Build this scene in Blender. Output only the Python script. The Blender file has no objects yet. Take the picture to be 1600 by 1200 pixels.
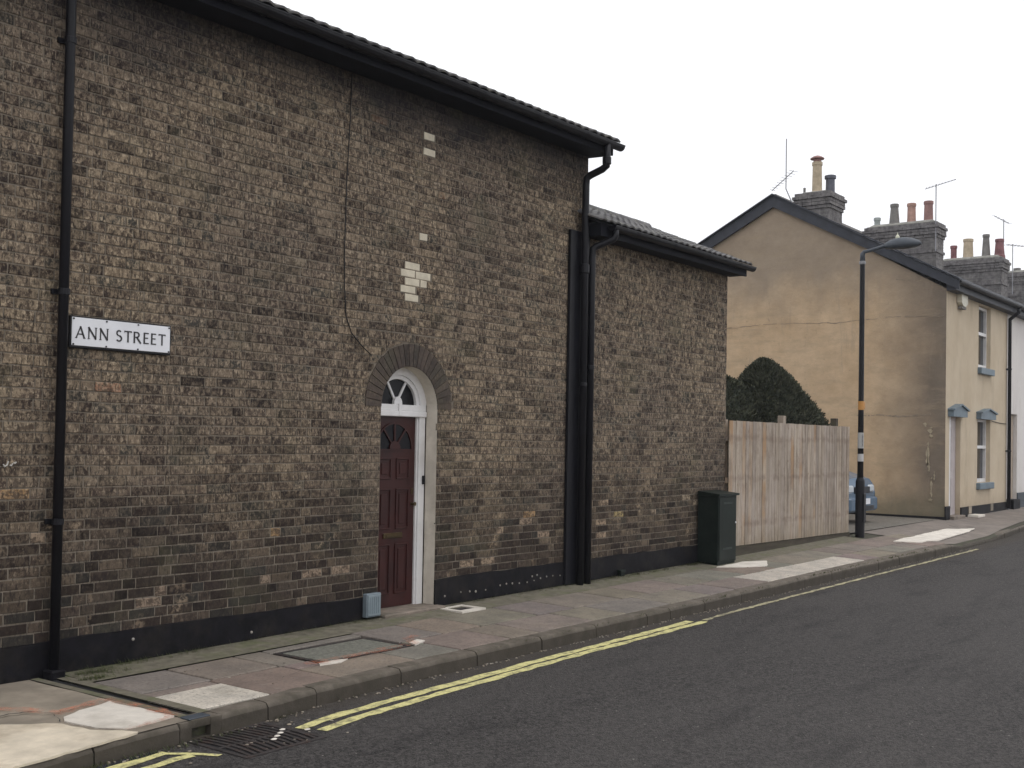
import bpy, math, random
from mathutils import Vector, Matrix
random.seed(7)
S = bpy.context.scene
COL = S.collection
R = random.random
U = random.uniform

# ------------------------------------------------------------------ camera, sky, sun
cam_d = bpy.data.cameras.new("camera")
cam = bpy.data.objects.new("camera", cam_d); COL.objects.link(cam)
CAMLOC = Vector((0, -7.2, 1.66))
_vx = Vector(((2150-790)/1784, (711-645)/1784, 1)).normalized()
_vy = Vector(((-1550-790)/1784, (646-645)/1784, 1)).normalized()
_vy = (_vy - _vx*_vx.dot(_vy)).normalized()
_vz = -_vx.cross(_vy)
if _vz.y > 0: _vz = -_vz
M3 = Matrix((_vx, _vy, _vz))
r_, d_, f_ = M3.col[0], M3.col[1], M3.col[2]
rot = Matrix((r_, -d_, -f_)).transposed()
cam.matrix_world = Matrix.Translation(CAMLOC) @ rot.to_4x4()
cam_d.sensor_width = 36; cam_d.lens = 1784/1600*36
cam_d.shift_x = 10/1600; cam_d.shift_y = 45/1600
cam_d.clip_start = .05; cam_d.clip_end = 2000
S.camera = cam

W = bpy.data.worlds.new("World"); S.world = W; W.use_nodes = True
nt = W.node_tree; nt.nodes.clear()
sky = nt.nodes.new("ShaderNodeTexSky"); sky.sky_type = 'NISHITA'; sky.sun_disc = False
SUN_EL, SUN_AZ = math.radians(72), math.radians(165)
sky.sun_elevation = SUN_EL; sky.sun_rotation = SUN_AZ
mx = nt.nodes.new("ShaderNodeMixRGB"); mx.inputs[0].default_value = .95
mx.inputs[2].default_value = (9.5, 9.55, 9.8, 1)          # closed, even cloud cover
bg = nt.nodes.new("ShaderNodeBackground"); bg.inputs[1].default_value = .122
wo = nt.nodes.new("ShaderNodeOutputWorld")
nt.links.new(sky.outputs[0], mx.inputs[1]); nt.links.new(mx.outputs[0], bg.inputs[0]); nt.links.new(bg.outputs[0], wo.inputs[0])

sd = bpy.data.lights.new("sun", 'SUN'); sd.energy = .7; sd.angle = math.radians(35); sd.color = (1, .96, .9)
sun = bpy.data.objects.new("sun", sd); COL.objects.link(sun)
_sd = Vector((math.sin(SUN_AZ)*math.cos(SUN_EL), math.cos(SUN_AZ)*math.cos(SUN_EL), math.sin(SUN_EL)))
sun.rotation_euler = _sd.to_track_quat('Z', 'Y').to_euler(); sun.location = (0, -20, 30)

S.view_settings.view_transform = 'Standard'; S.view_settings.look = 'None'
S.view_settings.exposure = 0; S.view_settings.gamma = 1; S.view_settings.use_curve_mapping = False
S.render.engine = 'CYCLES'

# ------------------------------------------------------------------ helpers
WP = {}
class MB:
    def __init__(s): s.v = []; s.f = []; s.tone = []
    def quad(s, *p):
        n = len(s.v); s.v += [tuple(q) for q in p]; s.f.append(tuple(range(n, n+len(p)))); return s
    def poly(s, p): return s.quad(*p)
    def box(s, x0, x1, y0, y1, z0, z1, b=0):
        n = len(s.v)
        if b <= 0:
            s.v += [(x0,y0,z0),(x1,y0,z0),(x1,y1,z0),(x0,y1,z0),(x0,y0,z1),(x1,y0,z1),(x1,y1,z1),(x0,y1,z1)]
            s.f += [tuple(n+i for i in q) for q in ((0,3,2,1),(4,5,6,7),(0,1,5,4),(1,2,6,5),(2,3,7,6),(3,0,4,7))]
            return s
        a, c = [], []
        # chamfered box: 24 verts
        P = {}
        X, Y, Z = (x0, x1), (y0, y1), (z0, z1)
        idx = {}
        for i in (0, 1):
            for j in (0, 1):
                for k in (0, 1):
                    sx, sy, sz = (1 if i == 0 else -1), (1 if j == 0 else -1), (1 if k == 0 else -1)
                    for ax in range(3):
                        p = [X[i]+sx*b, Y[j]+sy*b, Z[k]+sz*b]
                        p[ax] = (X[i], Y[j], Z[k])[ax]
                        idx[(i, j, k, ax)] = len(s.v); s.v.append(tuple(p))
        g = idx
        F = []
        for ax in range(3):
            o = [q for q in range(3) if q != ax]
            for e in (0, 1):
                def key(u, v):
                    t = [0, 0, 0]; t[ax] = e; t[o[0]] = u; t[o[1]] = v; return (t[0], t[1], t[2], ax)
                F.append([g[key(0,0)], g[key(1,0)], g[key(1,1)], g[key(0,1)]])
        for ax in range(3):
            o = [q for q in range(3) if q != ax]
            for u in (0, 1):
                for v in (0, 1):
                    t0 = [0,0,0]; t1 = [0,0,0]
                    t0[ax] = 0; t1[ax] = 1
                    for t in (t0, t1): t[o[0]] = u; t[o[1]] = v
                    F.append([g[(*t0, o[0])], g[(*t1, o[0])], g[(*t1, o[1])], g[(*t0, o[1])]])
        for i in (0,1):
            for j in (0,1):
                for k in (0,1): F.append([g[(i,j,k,0)], g[(i,j,k,1)], g[(i,j,k,2)]])
        cx = Vector(((x0+x1)/2, (y0+y1)/2, (z0+z1)/2))
        for q in F:
            pts = [Vector(s.v[i]) for i in q]
            nn = (pts[1]-pts[0]).cross(pts[2]-pts[0])
            m = sum(pts, Vector())/len(pts)
            if nn.dot(m-cx) < 0: q.reverse()
            s.f.append(tuple(q))
        return s
    def tube(s, pts, r, n=10, cap=True):
        rr = r if isinstance(r, (list, tuple)) else [r]*len(pts)
        pts = [Vector(p) for p in pts]; base = len(s.v)
        up = None
        for i, p in enumerate(pts):
            t = ((pts[min(i+1, len(pts)-1)]-pts[i]).normalized() + (pts[i]-pts[max(i-1, 0)]).normalized()).normalized()
            if up is None:
                up = Vector((0, 0, 1)) if abs(t.z) < .9 else Vector((1, 0, 0))
            a = t.cross(up).normalized(); b_ = a.cross(t).normalized(); up = b_
            for k in range(n):
                an = 2*math.pi*k/n
                s.v.append(tuple(p+(a*math.cos(an)+b_*math.sin(an))*rr[i]))
        for i in range(len(pts)-1):
            for k in range(n):
                k2 = (k+1) % n
                s.f.append((base+i*n+k, base+i*n+k2, base+(i+1)*n+k2, base+(i+1)*n+k))
        if cap:
            s.f.append(tuple(base+k for k in range(n-1, -1, -1)))
            s.f.append(tuple(base+(len(pts)-1)*n+k for k in range(n)))
        return s
    def lathe(s, c, prof, n=14):
        base = len(s.v)
        for (r, z) in prof:
            for k in range(n):
                a = 2*math.pi*k/n; s.v.append((c[0]+r*math.cos(a), c[1]+r*math.sin(a), c[2]+z))
        for i in range(len(prof)-1):
            for k in range(n):
                k2 = (k+1) % n
                s.f.append((base+i*n+k, base+i*n+k2, base+(i+1)*n+k2, base+(i+1)*n+k))
        s.f.append(tuple(base+k for k in range(n-1, -1, -1)))
        s.f.append(tuple(base+(len(prof)-1)*n+k for k in range(n)))
        return s
    def prism(s, pts, off):
        """closed polygon pts (3d) extruded by vector off"""
        n = len(pts); b = len(s.v); off = Vector(off)
        s.v += [tuple(p) for p in pts] + [tuple(Vector(p)+off) for p in pts]
        s.f.append(tuple(range(b+n-1, b-1, -1))); s.f.append(tuple(range(b+n, b+2*n)))
        for i in range(n):
            j = (i+1) % n; s.f.append((b+i, b+j, b+n+j, b+n+i))
        return s

def link(o, parent=None, world=(0, 0, 0)):
    COL.objects.link(o); world = Vector(world)
    WP[o.name] = world
    if parent is not None:
        o.parent = parent; o.location = world - WP[parent.name]
    else: o.location = world
    return o

def mesh(name, mb, m, smooth=False, origin=None):
    me = bpy.data.meshes.new(name)
    if origin is None:
        xs = list(zip(*mb.v)); origin = Vector([(min(a)+max(a))/2 for a in xs]); origin.z = min(xs[2])
    else: origin = Vector(origin)
    me.from_pydata([tuple(Vector(p)-origin) for p in mb.v], [], mb.f)
    if m: me.materials.append(m)
    if smooth:
        for p in me.polygons: p.use_smooth = True
    if mb.tone:
        at = me.color_attributes.new("tone", 'FLOAT_COLOR', 'POINT')
        for i, c in enumerate(mb.tone): at.data[i].color = (*c, 1)
    me.update()
    return me, origin

def part(name, mb, m, parent=None, kind=None, smooth=False, label=None, color=None, autosmooth=False):
    me, o3 = mesh(name, mb, m, smooth)
    o = bpy.data.objects.new(name, me)
    link(o, parent, o3)
    if kind: o['kind'] = kind
    if label: o['label'] = label
    if color: o.color = (*color, 1)
    return o

def tag(o, label, cat, group=None):
    o['label'] = label; o['category'] = cat
    if group: o['group'] = group
    return o

def thing(name, label, cat, loc, group=None):
    o = bpy.data.objects.new(name, None); o.empty_display_size = .2
    link(o, None, loc); return tag(o, label, cat, group)

def inst(name, me, parent, world, color=None, rot=None, label=None):
    o = bpy.data.objects.new(name, me); link(o, parent, world)
    if color: o.color = (*color, 1)
    if rot: o.rotation_euler = rot
    if label: o['label'] = label
    return o

# ------------------------------------------------------------------ materials
class NT:
    def __init__(s, name):
        s.m = bpy.data.materials.new(name); s.m.use_nodes = True
        s.t = s.m.node_tree; s.t.nodes.clear()
        s.out = s.n("ShaderNodeOutputMaterial"); s.b = s.n("ShaderNodeBsdfPrincipled")
        s.l(s.b.outputs[0], s.out.inputs[0])
        s.pos = s.n("ShaderNodeNewGeometry").outputs['Position']
    def n(s, t, **k):
        x = s.t.nodes.new(t)
        for a, b in k.items(): setattr(x, a, b)
        return x
    def l(s, a, b): s.t.links.new(a, b)
    def set(s, inp, v):
        if hasattr(v, 'links') or isinstance(v, bpy.types.NodeSocket): s.l(v, inp)
        else: inp.default_value = v
    def noise(s, scale, detail=3, rough=.55, stretch=None, seed=0):
        v = s.pos
        if stretch or seed:
            mp = s.n("ShaderNodeMapping"); s.l(v, mp.inputs[0])
            if stretch: mp.inputs['Scale'].default_value = stretch
            mp.inputs['Location'].default_value = (seed*3.1, seed*1.7, seed*2.3)
            v = mp.outputs[0]
        x = s.n("ShaderNodeTexNoise"); s.l(v, x.inputs['Vector'])
        x.inputs['Scale'].default_value = scale; x.inputs['Detail'].default_value = detail; x.inputs['Roughness'].default_value = rough
        return x.outputs[0]
    def vor(s, scale, stretch=None, feature='F1', out='Color'):
        v = s.pos
        if stretch:
            mp = s.n("ShaderNodeMapping"); s.l(v, mp.inputs[0]); mp.inputs['Scale'].default_value = stretch; v = mp.outputs[0]
        x = s.n("ShaderNodeTexVoronoi"); x.feature = feature; s.l(v, x.inputs['Vector']); x.inputs['Scale'].default_value = scale
        return x.outputs[out]
    def ramp(s, f, a, b, lo=0., hi=1.):
        x = s.n("ShaderNodeMapRange"); s.l(f, x.inputs[0])
        for i, v in zip((1, 2, 3, 4), (a, b, lo, hi)): x.inputs[i].default_value = v
        return x.outputs[0]
    def mix(s, f, a, b, mode='MIX'):
        x = s.n("ShaderNodeMixRGB"); x.blend_type = mode
        s.set(x.inputs[0], f)
        for i, v in ((1, a), (2, b)):
            if isinstance(v, tuple): v = (*v, 1) if len(v) == 3 else v
            s.set(x.inputs[i], v)
        return x.outputs[0]
    def math(s, op, a, b=0.):
        x = s.n("ShaderNodeMath"); x.operation = op; s.set(x.inputs[0], a); s.set(x.inputs[1], b); return x.outputs[0]
    def xyz(s):
        x = s.n("ShaderNodeSeparateXYZ"); s.l(s.pos, x.inputs[0]); return x.outputs
    def bump(s, h, strength=.3, dist=.005):
        x = s.n("ShaderNodeBump"); s.l(h, x.inputs['Height']); x.inputs['Strength'].default_value = strength
        x.inputs['Distance'].default_value = dist; s.l(x.outputs[0], s.b.inputs['Normal'])
    def fin(s, color, rough=.8, metal=0., spec=None):
        if isinstance(color, tuple): color = (*color, 1)
        s.set(s.b.inputs['Base Color'], color); s.set(s.b.inputs['Roughness'], rough); s.b.inputs['Metallic'].default_value = metal
        if spec is not None: s.b.inputs['Specular IOR Level'].default_value = spec
        return s.m

def plain(name, c, rough=.7, var=.18, scale=6, bump=.15, bs=90, metal=0., spec=None, dirt=None, dirt_amt=.5, stretch=None):
    t = NT(name)
    n1 = t.noise(scale, 4, .6, stretch)
    col = t.mix(1., c, t.mix(t.ramp(n1, .3, .7), (1-var,)*3, (1+var,)*3), 'MULTIPLY')
    if dirt:
        n2 = t.noise(scale*.45, 5, .65, stretch, seed=3)
        col = t.mix(t.ramp(n2, .48, .72, 0, dirt_amt), col, dirt)
    if bump: t.bump(t.noise(bs, 3), bump, .003)
    return t.fin(col, rough, metal, spec)

def brick_mat(name, src, mott=1.):
    t = NT(name)
    tone = t.n("ShaderNodeObjectInfo").outputs['Color'] if src == 'obj' else t.n("ShaderNodeVertexColor", layer_name="tone").outputs[0]
    bw = t.n("ShaderNodeRGBToBW"); t.l(tone, bw.inputs[0])
    z = t.xyz()[2]
    big = t.noise(1.1, 4, .6)
    zone = t.ramp(t.math('ADD', z, t.math('MULTIPLY', big, 1.9)), 1.35, 2.7, .12, .85)
    zone = t.math('MULTIPLY', zone, t.ramp(bw.outputs[0], .022, .058, .42*mott, mott))
    blot = t.noise(20, 6, .78, (1.0, 1, .85))
    c = t.mix(t.math('MULTIPLY', t.ramp(blot, .45, .57), zone), tone, (.318, .262, .198))
    hl = t.noise(34, 4, .7, (1.3, 1, .7), seed=15)
    c = t.mix(t.math('MULTIPLY', t.ramp(hl, .55, .63), t.math('MULTIPLY', zone, .85)), c, (.50, .425, .33))
    st = t.noise(36, 4, .68, (1.7, 1, .42), seed=5)
    c = t.mix(t.ramp(st, .53, .63, 0, .85*(.3+.7*mott)), c, (.028, .024, .024))
    # pale spalled faces, low on the wall
    sp = t.noise(2.6, 3, .6, seed=9); fine = t.noise(26, 4, .7, seed=2)
    low = t.ramp(z, .95, 1.45, 1, 0)
    m = t.math('MULTIPLY', t.math('MULTIPLY', t.ramp(sp, .62, .70), t.ramp(fine, .47, .58)), low)
    c = t.mix(t.math('MULTIPLY', m, .6), c, (.46, .37, .27))
    chip = t.math('MULTIPLY', t.ramp(t.noise(17, 5, .8, (.8, 1, 1.3), seed=61), .47, .55), t.ramp(bw.outputs[0], .13, .22, 0, .85))
    c = t.mix(chip, c, (.075, .058, .047))
    g = t.noise(.7, 3, .5, seed=4)
    c = t.mix(1., c, t.mix(t.ramp(g, .38, .62), (.84, .80, .78), (1.12, 1.06, .97)), 'MULTIPLY')
    so = t.ramp(t.math('ADD', z, t.math('MULTIPLY', big, 1.0)), 4.8, 5.4, 0, .85)  # eaves shade painted into the brick colour, with some grime
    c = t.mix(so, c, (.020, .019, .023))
    mo = t.ramp(t.noise(1.7, 4, .6, seed=8), .55, .7, 0, .22)
    c = t.mix(mo, c, (.13, .125, .075))
    h = t.math('ADD', t.math('MULTIPLY', blot, 1.), t.math('MULTIPLY', t.noise(150, 2), .5))
    t.bump(h, .55, .006)
    return t.fin(c, .9, spec=.15)

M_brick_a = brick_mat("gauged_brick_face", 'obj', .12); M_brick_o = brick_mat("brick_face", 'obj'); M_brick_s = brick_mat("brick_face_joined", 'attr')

def mortar_mat():
    t = NT("lime_mortar"); z = t.xyz()[2]; big = t.noise(1.1, 4, .6)
    zone = t.ramp(t.math('ADD', z, t.math('MULTIPLY', big, 1.7)), 1.3, 2.3)
    c = t.mix(zone, (.265, .226, .18), (.245, .208, .165))
    bl = t.noise(2.3, 5, .7, seed=33)
    c = t.mix(t.ramp(bl, .40, .62, .65, 0), c, (.105, .088, .070))
    st = t.noise(36, 4, .68, (1.7, 1, .42), seed=5)
    c = t.mix(t.ramp(st, .53, .63, 0, .75), c, (.030, .026, .025))
    c = t.mix(t.ramp(t.noise(9, 5, .7), .48, .70, 0, .5), c, (.13, .115, .098))
    so = t.ramp(t.math('ADD', z, t.math('MULTIPLY', big, 1.0)), 4.8, 5.4, 0, .85)  # same painted eaves shade and grime on the joints
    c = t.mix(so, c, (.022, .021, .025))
    t.bump(t.noise(120, 3), .5, .004)
    return t.fin(c, .95, spec=.15)
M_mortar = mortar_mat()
M_blackpaint = plain("black_bitumen", (.007, .0065, .009), .6, .5, 9, .6, 30, dirt=(.028, .024, .021), dirt_amt=.7, spec=.15)
M_blackplastic = plain("black_plastic", (.0055, .0055, .009), .45, .25, 7, .05, 60, spec=.3)
M_dark = plain("dark_void", (.012, .012, .014), .8, .1)
M_soffit = plain("black_soffit", (.0075, .008, .013), .7, .3, 5, .1, spec=.15)
M_cream = plain("cream_masonry_paint", (.64, .585, .50), .7, .14, 5, .45, 45, dirt=(.25, .21, .16), dirt_amt=.55)
M_white = plain("white_gloss_paint", (.74, .73, .73), .4, .07, 4, .08, 30, dirt=(.36, .33, .30), dirt_amt=.45)
M_maroon = plain("maroon_paint", (.040, .009, .008), .42, .25, 5, .08, 50, dirt=(.016, .007, .008), dirt_amt=.5, spec=.3)
def glass(name, c=(.006, .007, .010), r=.06):
    t = NT(name); t.bump(t.noise(3, 2), .03, .004); return t.fin(c, r, spec=.5 if r < .1 else .2)
M_glass = glass("window_glass", (.003, .0035, .006), .25)
M_stone = plain("worn_stone", (.20, .165, .135), .85, .3, 9, .5, 50, dirt=(.08, .075, .05), dirt_amt=.7)
M_sign = plain("white_enamel", (.78, .79, .83), .3, .05, 4, .02, dirt=(.5, .48, .44), dirt_amt=.25)
M_letter = plain("black_enamel", (.012, .011, .013), .35, .1, 4, 0)
M_metal = plain("dull_metal", (.25, .25, .26), .5, .2, 20, .1, metal=.6)
M_brass = plain("tarnished_brass", (.08, .055, .025), .45, .2, 20, .1, metal=.7)

def tile_mat():
    t = NT("concrete_tile"); oi = t.n("ShaderNodeObjectInfo").outputs['Random']
    c = t.mix(oi, (.085, .084, .088), (.15, .145, .15))
    c = t.mix(t.ramp(t.noise(14, 4, .7), .5, .66, 0, .7), c, (.24, .23, .19))
    c = t.mix(t.ramp(t.noise(30, 4, .7, seed=3), .5, .7, 0, .6), c, (.045, .045, .04))
    t.bump(t.noise(90, 3), .5, .004); return t.fin(c, .85)
M_tile = tile_mat()
M_slate = plain("blue_slate", (.085, .09, .105), .5, .35, 7, .3, 30, dirt=(.2, .2, .19), dirt_amt=.6)

def asphalt():
    t = NT("asphalt")
    sp = t.vor(70); hsv = t.n("ShaderNodeSeparateColor"); t.l(sp, hsv.inputs[0])
    c = t.mix(t.ramp(hsv.outputs[0], .0, 1.), (.018, .017, .0175), (.100, .093, .090))
    c = t.mix(t.ramp(t.noise(30, 5, .85), .46, .58, 0, .5), c, (.112, .103, .098))
    c = t.mix(t.ramp(t.noise(21, 5, .85, seed=21), .50, .60, 0, .6), c, (.014, .013, .0145))
    c = t.mix(t.ramp(t.noise(.55, 4, .6, (.35, 1, 1)), .36, .66, 0, .45), c, (.094, .087, .083))
    c = t.mix(t.ramp(t.noise(1.6, 5, .7, (.4, 1.6, 1), seed=6), .52, .72, 0, .5), c, (.018, .017, .019))
    sp2 = t.vor(28); h2 = t.n("ShaderNodeSeparateColor"); t.l(sp2, h2.inputs[0])
    dd = t.vor(28, out='Distance')
    c = t.mix(t.math('MULTIPLY', t.ramp(h2.outputs[1], .965, .97), t.ramp(dd, .12, .2, .8, 0)), c, (.34, .32, .29))
    y = t.xyz()[1]
    g = t.ramp(t.math('ADD', y, t.math('MULTIPLY', t.noise(3, 4, .6, seed=2), .30)), -1.75, -1.55)
    c = t.mix(t.math('MULTIPLY', g, .55), c, (.072, .060, .048))
    x = t.n("ShaderNodeTexVoronoi"); t.l(t.pos, x.inputs['Vector']); x.inputs['Scale'].default_value = 95
    t.bump(x.outputs['Distance'], 1., .010)
    return t.fin(c, .88, spec=.2)
M_asphalt = asphalt()

def slab_mat():
    t = NT("paving_concrete"); oi = t.n("ShaderNodeObjectInfo")
    tone = oi.outputs['Color']
    c = t.mix(1., tone, t.mix(t.ramp(t.noise(3.5, 4, .6), .3, .7), (.80, .80, .80), (1.2, 1.17, 1.13)), 'MULTIPLY')
    c = t.mix(t.ramp(t.noise(38, 4, .8), .48, .66, 0, .5), c, (.070, .060, .052))
    c = t.mix(t.ramp(t.noise(9, 5, .7, seed=4), .56, .74, 0, .45), c, (.30, .27, .24))
    c = t.mix(t.ramp(t.noise(1.6, 5, .7, seed=7), .56, .74, 0, .4), c, (.11, .095, .065))
    sp = t.vor(13, out='Distance'); c = t.mix(t.ramp(sp, .055, .075, .55, 0), c, (.05, .045, .045))
    t.bump(t.noise(110, 3), .5, .003); return t.fin(c, .88, spec=.25)
M_slab = slab_mat()
M_joint = plain("joint_dirt", (.055, .05, .035), .95, .4, 30, .6, 90, dirt=(.07, .085, .03), dirt_amt=.7)
def kerb_mat():
    t = NT("kerb_granite"); z = t.xyz()[2]
    c = t.mix(t.ramp(t.noise(11, 4, .6), .3, .7), (.125, .107, .088), (.20, .172, .143))
    c = t.mix(t.ramp(t.noise(5, 5, .7, seed=3), .48, .68, 0, .7), c, (.075, .068, .050))
    # darker kerb face: its shade put into the colour, along with road grime
    face_dark = t.ramp(t.math('ADD', z, t.math('MULTIPLY', t.noise(7, 4, .7, seed=5), .05)), -.01, .035, .75, 0)
    c = t.mix(face_dark, c, (.050, .043, .034))
    t.bump(t.noise(60, 4, .7), .7, .005); return t.fin(c, .88, spec=.2)
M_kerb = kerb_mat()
M_moss = plain("mossy_concrete", (.15, .135, .10), .95, .3, 12, .6, 60, dirt=(.10, .115, .045), dirt_amt=.8)
M_oldconc = plain("old_concrete", (.28, .24, .19), .9, .3, 3, .6, 60, dirt=(.13, .105, .085), dirt_amt=.6)
M_paleconc = plain("pale_concrete", (.70, .65, .58), .9, .12, 7, .5, 60, dirt=(.42, .38, .32), dirt_amt=.65)
M_tanconc = plain("tan_concrete", (.66, .58, .46), .9, .2, 5, .6, 50, dirt=(.32, .25, .17), dirt_amt=.75)
M_iron = plain("rusty_cast_iron", (.035, .03, .03), .6, .4, 20, .5, 70, dirt=(.09, .045, .03), dirt_amt=.5)

def paint(name, c, wear_to, wear=.5, alpha=False, wscale=22, lo=.42, hi=.6):
    t = NT(name)
    w = t.ramp(t.noise(wscale, 5, .75), lo, hi, 0, 1)
    col = t.mix(t.math('MULTIPLY', w, wear), c, wear_to)
    col = t.mix(t.ramp(t.noise(90, 2), .5, .7, 0, .35), col, wear_to)
    m = t.fin(col, .75, spec=.25)
    if alpha:
        a = t.ramp(t.noise(wscale*.35, 6, .85, seed=11), .44, .66, 0, alpha)
        t.l(a, t.b.inputs['Alpha'])
    return m
M_yellow = paint("yellow_road_paint", (.70, .65, .30), (.16, .15, .10), .8, wscale=14, lo=.47, hi=.63)
M_whiteline = paint("worn_pale_road_paint", (.50, .455, .28), (.10, .09, .08), .8, wscale=9, lo=.44, hi=.58)
M_orange = paint("orange_spray_paint", (.66, .20, .10), (.42, .24, .17), .6, alpha=.62)

def render_mat():
    t = NT("ochre_render"); xyz = t.xyz(); z = xyz[2]
    c = t.mix(t.ramp(t.noise(.9, 4, .6), .35, .65), (.53, .385, .245), (.625, .47, .315))
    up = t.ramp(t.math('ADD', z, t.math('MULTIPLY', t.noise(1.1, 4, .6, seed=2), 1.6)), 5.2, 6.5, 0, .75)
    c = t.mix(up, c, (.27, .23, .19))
    # sooty weathering towards the street corner
    y = xyz[1]
    co = t.ramp(t.math('ADD', y, t.math('MULTIPLY', t.noise(.8, 5, .6, seed=3), 1.4)), .85, 2.3, .88, 0)
    c = t.mix(co, c, (.150, .128, .108))
    tr = t.noise(3.5, 6, .75, (1, .75, 1.1), seed=51)
    c = t.mix(1., c, t.mix(t.ramp(tr, .36, .64), (.90, .885, .87), (1.07, 1.06, 1.04)), 'MULTIPLY')
    sp_ = t.noise(9, 5, .8, seed=52)
    c = t.mix(t.ramp(sp_, .60, .72, 0, .5), c, (.22, .17, .12))
    st = t.ramp(t.noise(1.6, 5, .7, (1, .6, 2.6), seed=6), .52, .72, 0, .55)
    c = t.mix(st, c, (.37, .29, .20))
    vs = t.ramp(t.noise(2.5, 5, .7, (1, 2.2, .35), seed=12), .56, .75, 0, .5)
    c = t.mix(vs, c, (.32, .26, .20))
    lo = t.ramp(t.math('ADD', z, t.math('MULTIPLY', t.noise(2.2, 5, .7, seed=5), 1.0)), .75, 1.35, .7, 0)
    c = t.mix(lo, c, (.17, .155, .105))
    t.bump(t.math('ADD', t.noise(35, 4, .7), t.math('MULTIPLY', tr, 1.)), .5, .008); return t.fin(c, .92, spec=.15)
M_gable = render_mat()
M_barge = plain("black_board_with_flare", (.026, .030, .042), .6, .3, 5, .1)  # black board made paler and bluer: sky flare put into its colour
def facade_mat(name, a, b, stain):
    t = NT(name); z = t.xyz()[2]
    c = t.mix(t.ramp(t.noise(1.2, 4, .6), .35, .65), a, b)
    c = t.mix(t.ramp(t.noise(2., 5, .7, (1.6, 1, .4), seed=3), .54, .74, 0, .5), c, stain)
    lo = t.ramp(t.math('ADD', z, t.math('MULTIPLY', t.noise(2.2, 5, .7, seed=5), .8)), .7, 1.15, .5, 0)
    c = t.mix(lo, c, stain); t.bump(t.noise(35, 4, .7), .3, .006); return t.fin(c, .9, spec=.15)
M_facade = facade_mat("beige_render", (.54, .445, .325), (.61, .515, .39), (.36, .29, .21))
M_whiterender = facade_mat("white_render", (.70, .66, .64), (.76, .73, .70), (.45, .42, .37))
M_bluepaint = plain("grey_blue_paint", (.135, .185, .225), .5, .15, 6, .1, dirt=(.1, .12, .14), dirt_amt=.4)
M_chimbrick = plain("sooty_brick", (.165, .155, .155), .95, .5, 9, .8, 30, dirt=(.27, .255, .24), dirt_amt=.6)
M_redbrick = plain("dark_red_brick", (.12, .08, .07), .95, .35, 8, .6, 30)
M_mortarcap = plain("chimney_flaunching", (.26, .255, .23), .95, .3, 9, .6, 30)
def pot_mat(n, c): return plain(n, c, .8, .2, 8, .3, 40, dirt=tuple(q*.45 for q in c), dirt_amt=.5)
M_potbuff = pot_mat("buff_clay", (.50, .41, .29)); M_potred = pot_mat("red_clay", (.30, .17, .155))
M_potpink = pot_mat("pink_clay", (.42, .26, .21)); M_potgrey = pot_mat("grey_clay", (.20, .19, .18))
M_potblue = pot_mat("dark_blue_clay", (.12, .125, .155)); M_potpale = pot_mat("pale_clay", (.34, .37, .36))
M_potmar = pot_mat("maroon_clay", (.23, .105, .11))
def wood(name, c, dark):
    t = NT(name); oi = t.n("ShaderNodeObjectInfo").outputs['Random']
    g = t.noise(20, 4, .7, (1, 1, .06))
    col = t.mix(t.ramp(g, .35, .65), c, dark)
    col = t.mix(1., col, t.mix(oi, (.80, .79, .80), (1.14, 1.11, 1.06)), 'MULTIPLY')
    hs = t.math('GREATER_THAN', oi, .82)
    col = t.mix(t.math('MULTIPLY', hs, t.ramp(t.noise(1.4, 3), .4, .6, 0, .75)), col, (.37, .215, .105))
    col = t.mix(t.ramp(t.noise(7, 5, .8, (1, 1, .5), seed=31), .48, .66, 0, .65), col, (.225, .175, .14))
    col = t.mix(t.ramp(t.noise(3, 4, .7, (1, 1, .3), seed=41), .5, .7, 0, .6), col, (.52, .45, .40))
    kn = t.ramp(t.vor(3.6, (2.2, 1, 1), out='Distance'), .03, .10, .75, 0); col = t.mix(kn, col, (.17, .10, .055))
    z = t.xyz()[2]
    for zz in (1.74, 1.17, .52):
        d = t.ramp(t.math('ABSOLUTE', t.math('SUBTRACT', z, t.math('ADD', zz-.05, t.math('MULTIPLY', t.noise(2.5, 3), .1)))), .015, .06, .5, 0)
        col = t.mix(t.math('MULTIPLY', d, t.ramp(t.noise(7, 3, seed=5), .4, .6)), col, (.20, .15, .12))
    lo = t.ramp(t.math('ADD', z, t.math('MULTIPLY', t.noise(9, 4, seed=7), .3)), .35, .62, .4, 0)
    col = t.mix(lo, col, (.22, .18, .12))
    t.bump(g, .4, .004); return t.fin(col, .85, spec=.2)
M_wood = wood("weathered_fence_wood", (.48, .415, .35), (.285, .24, .195))
M_gravelboard = plain("damp_board", (.060, .048, .034), .9, .3, 10, .4, 40, dirt=(.07, .075, .035), dirt_amt=.7, stretch=(.3, 1, 2))
M_green = plain("dark_green_paint", (.006, .012, .0095), .45, .3, 5, .1, 40, dirt=(.028, .035, .03), dirt_amt=.5, spec=.2)
M_postblack = plain("black_gloss_paint", (.0055, .0055, .008), .45, .3, 8, .1, 40, spec=.3)
M_galv = plain("grey_lamp_metal", (.055, .066, .082), .5, .2, 8, .1)
M_leaf = None
def leaf(name, a, b):
    t = NT(name); at = t.n("ShaderNodeVertexColor", layer_name="tone").outputs[0]
    c = t.mix(at, a, b); c = t.mix(t.ramp(t.noise(6, 3), .4, .7, 0, .5), c, b)
    return t.fin(c, .7, spec=.25)
M_leaf = leaf("conifer_foliage", (.020, .028, .017), (.110, .112, .072))
M_leafcore = plain("foliage_core", (.008, .013, .008), .9, .4, 9, .5, 20)
M_grass = leaf("weed_green", (.035, .05, .018), (.10, .115, .04))
M_bark = plain("bark", (.07, .05, .04), .9, .3)

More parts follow.
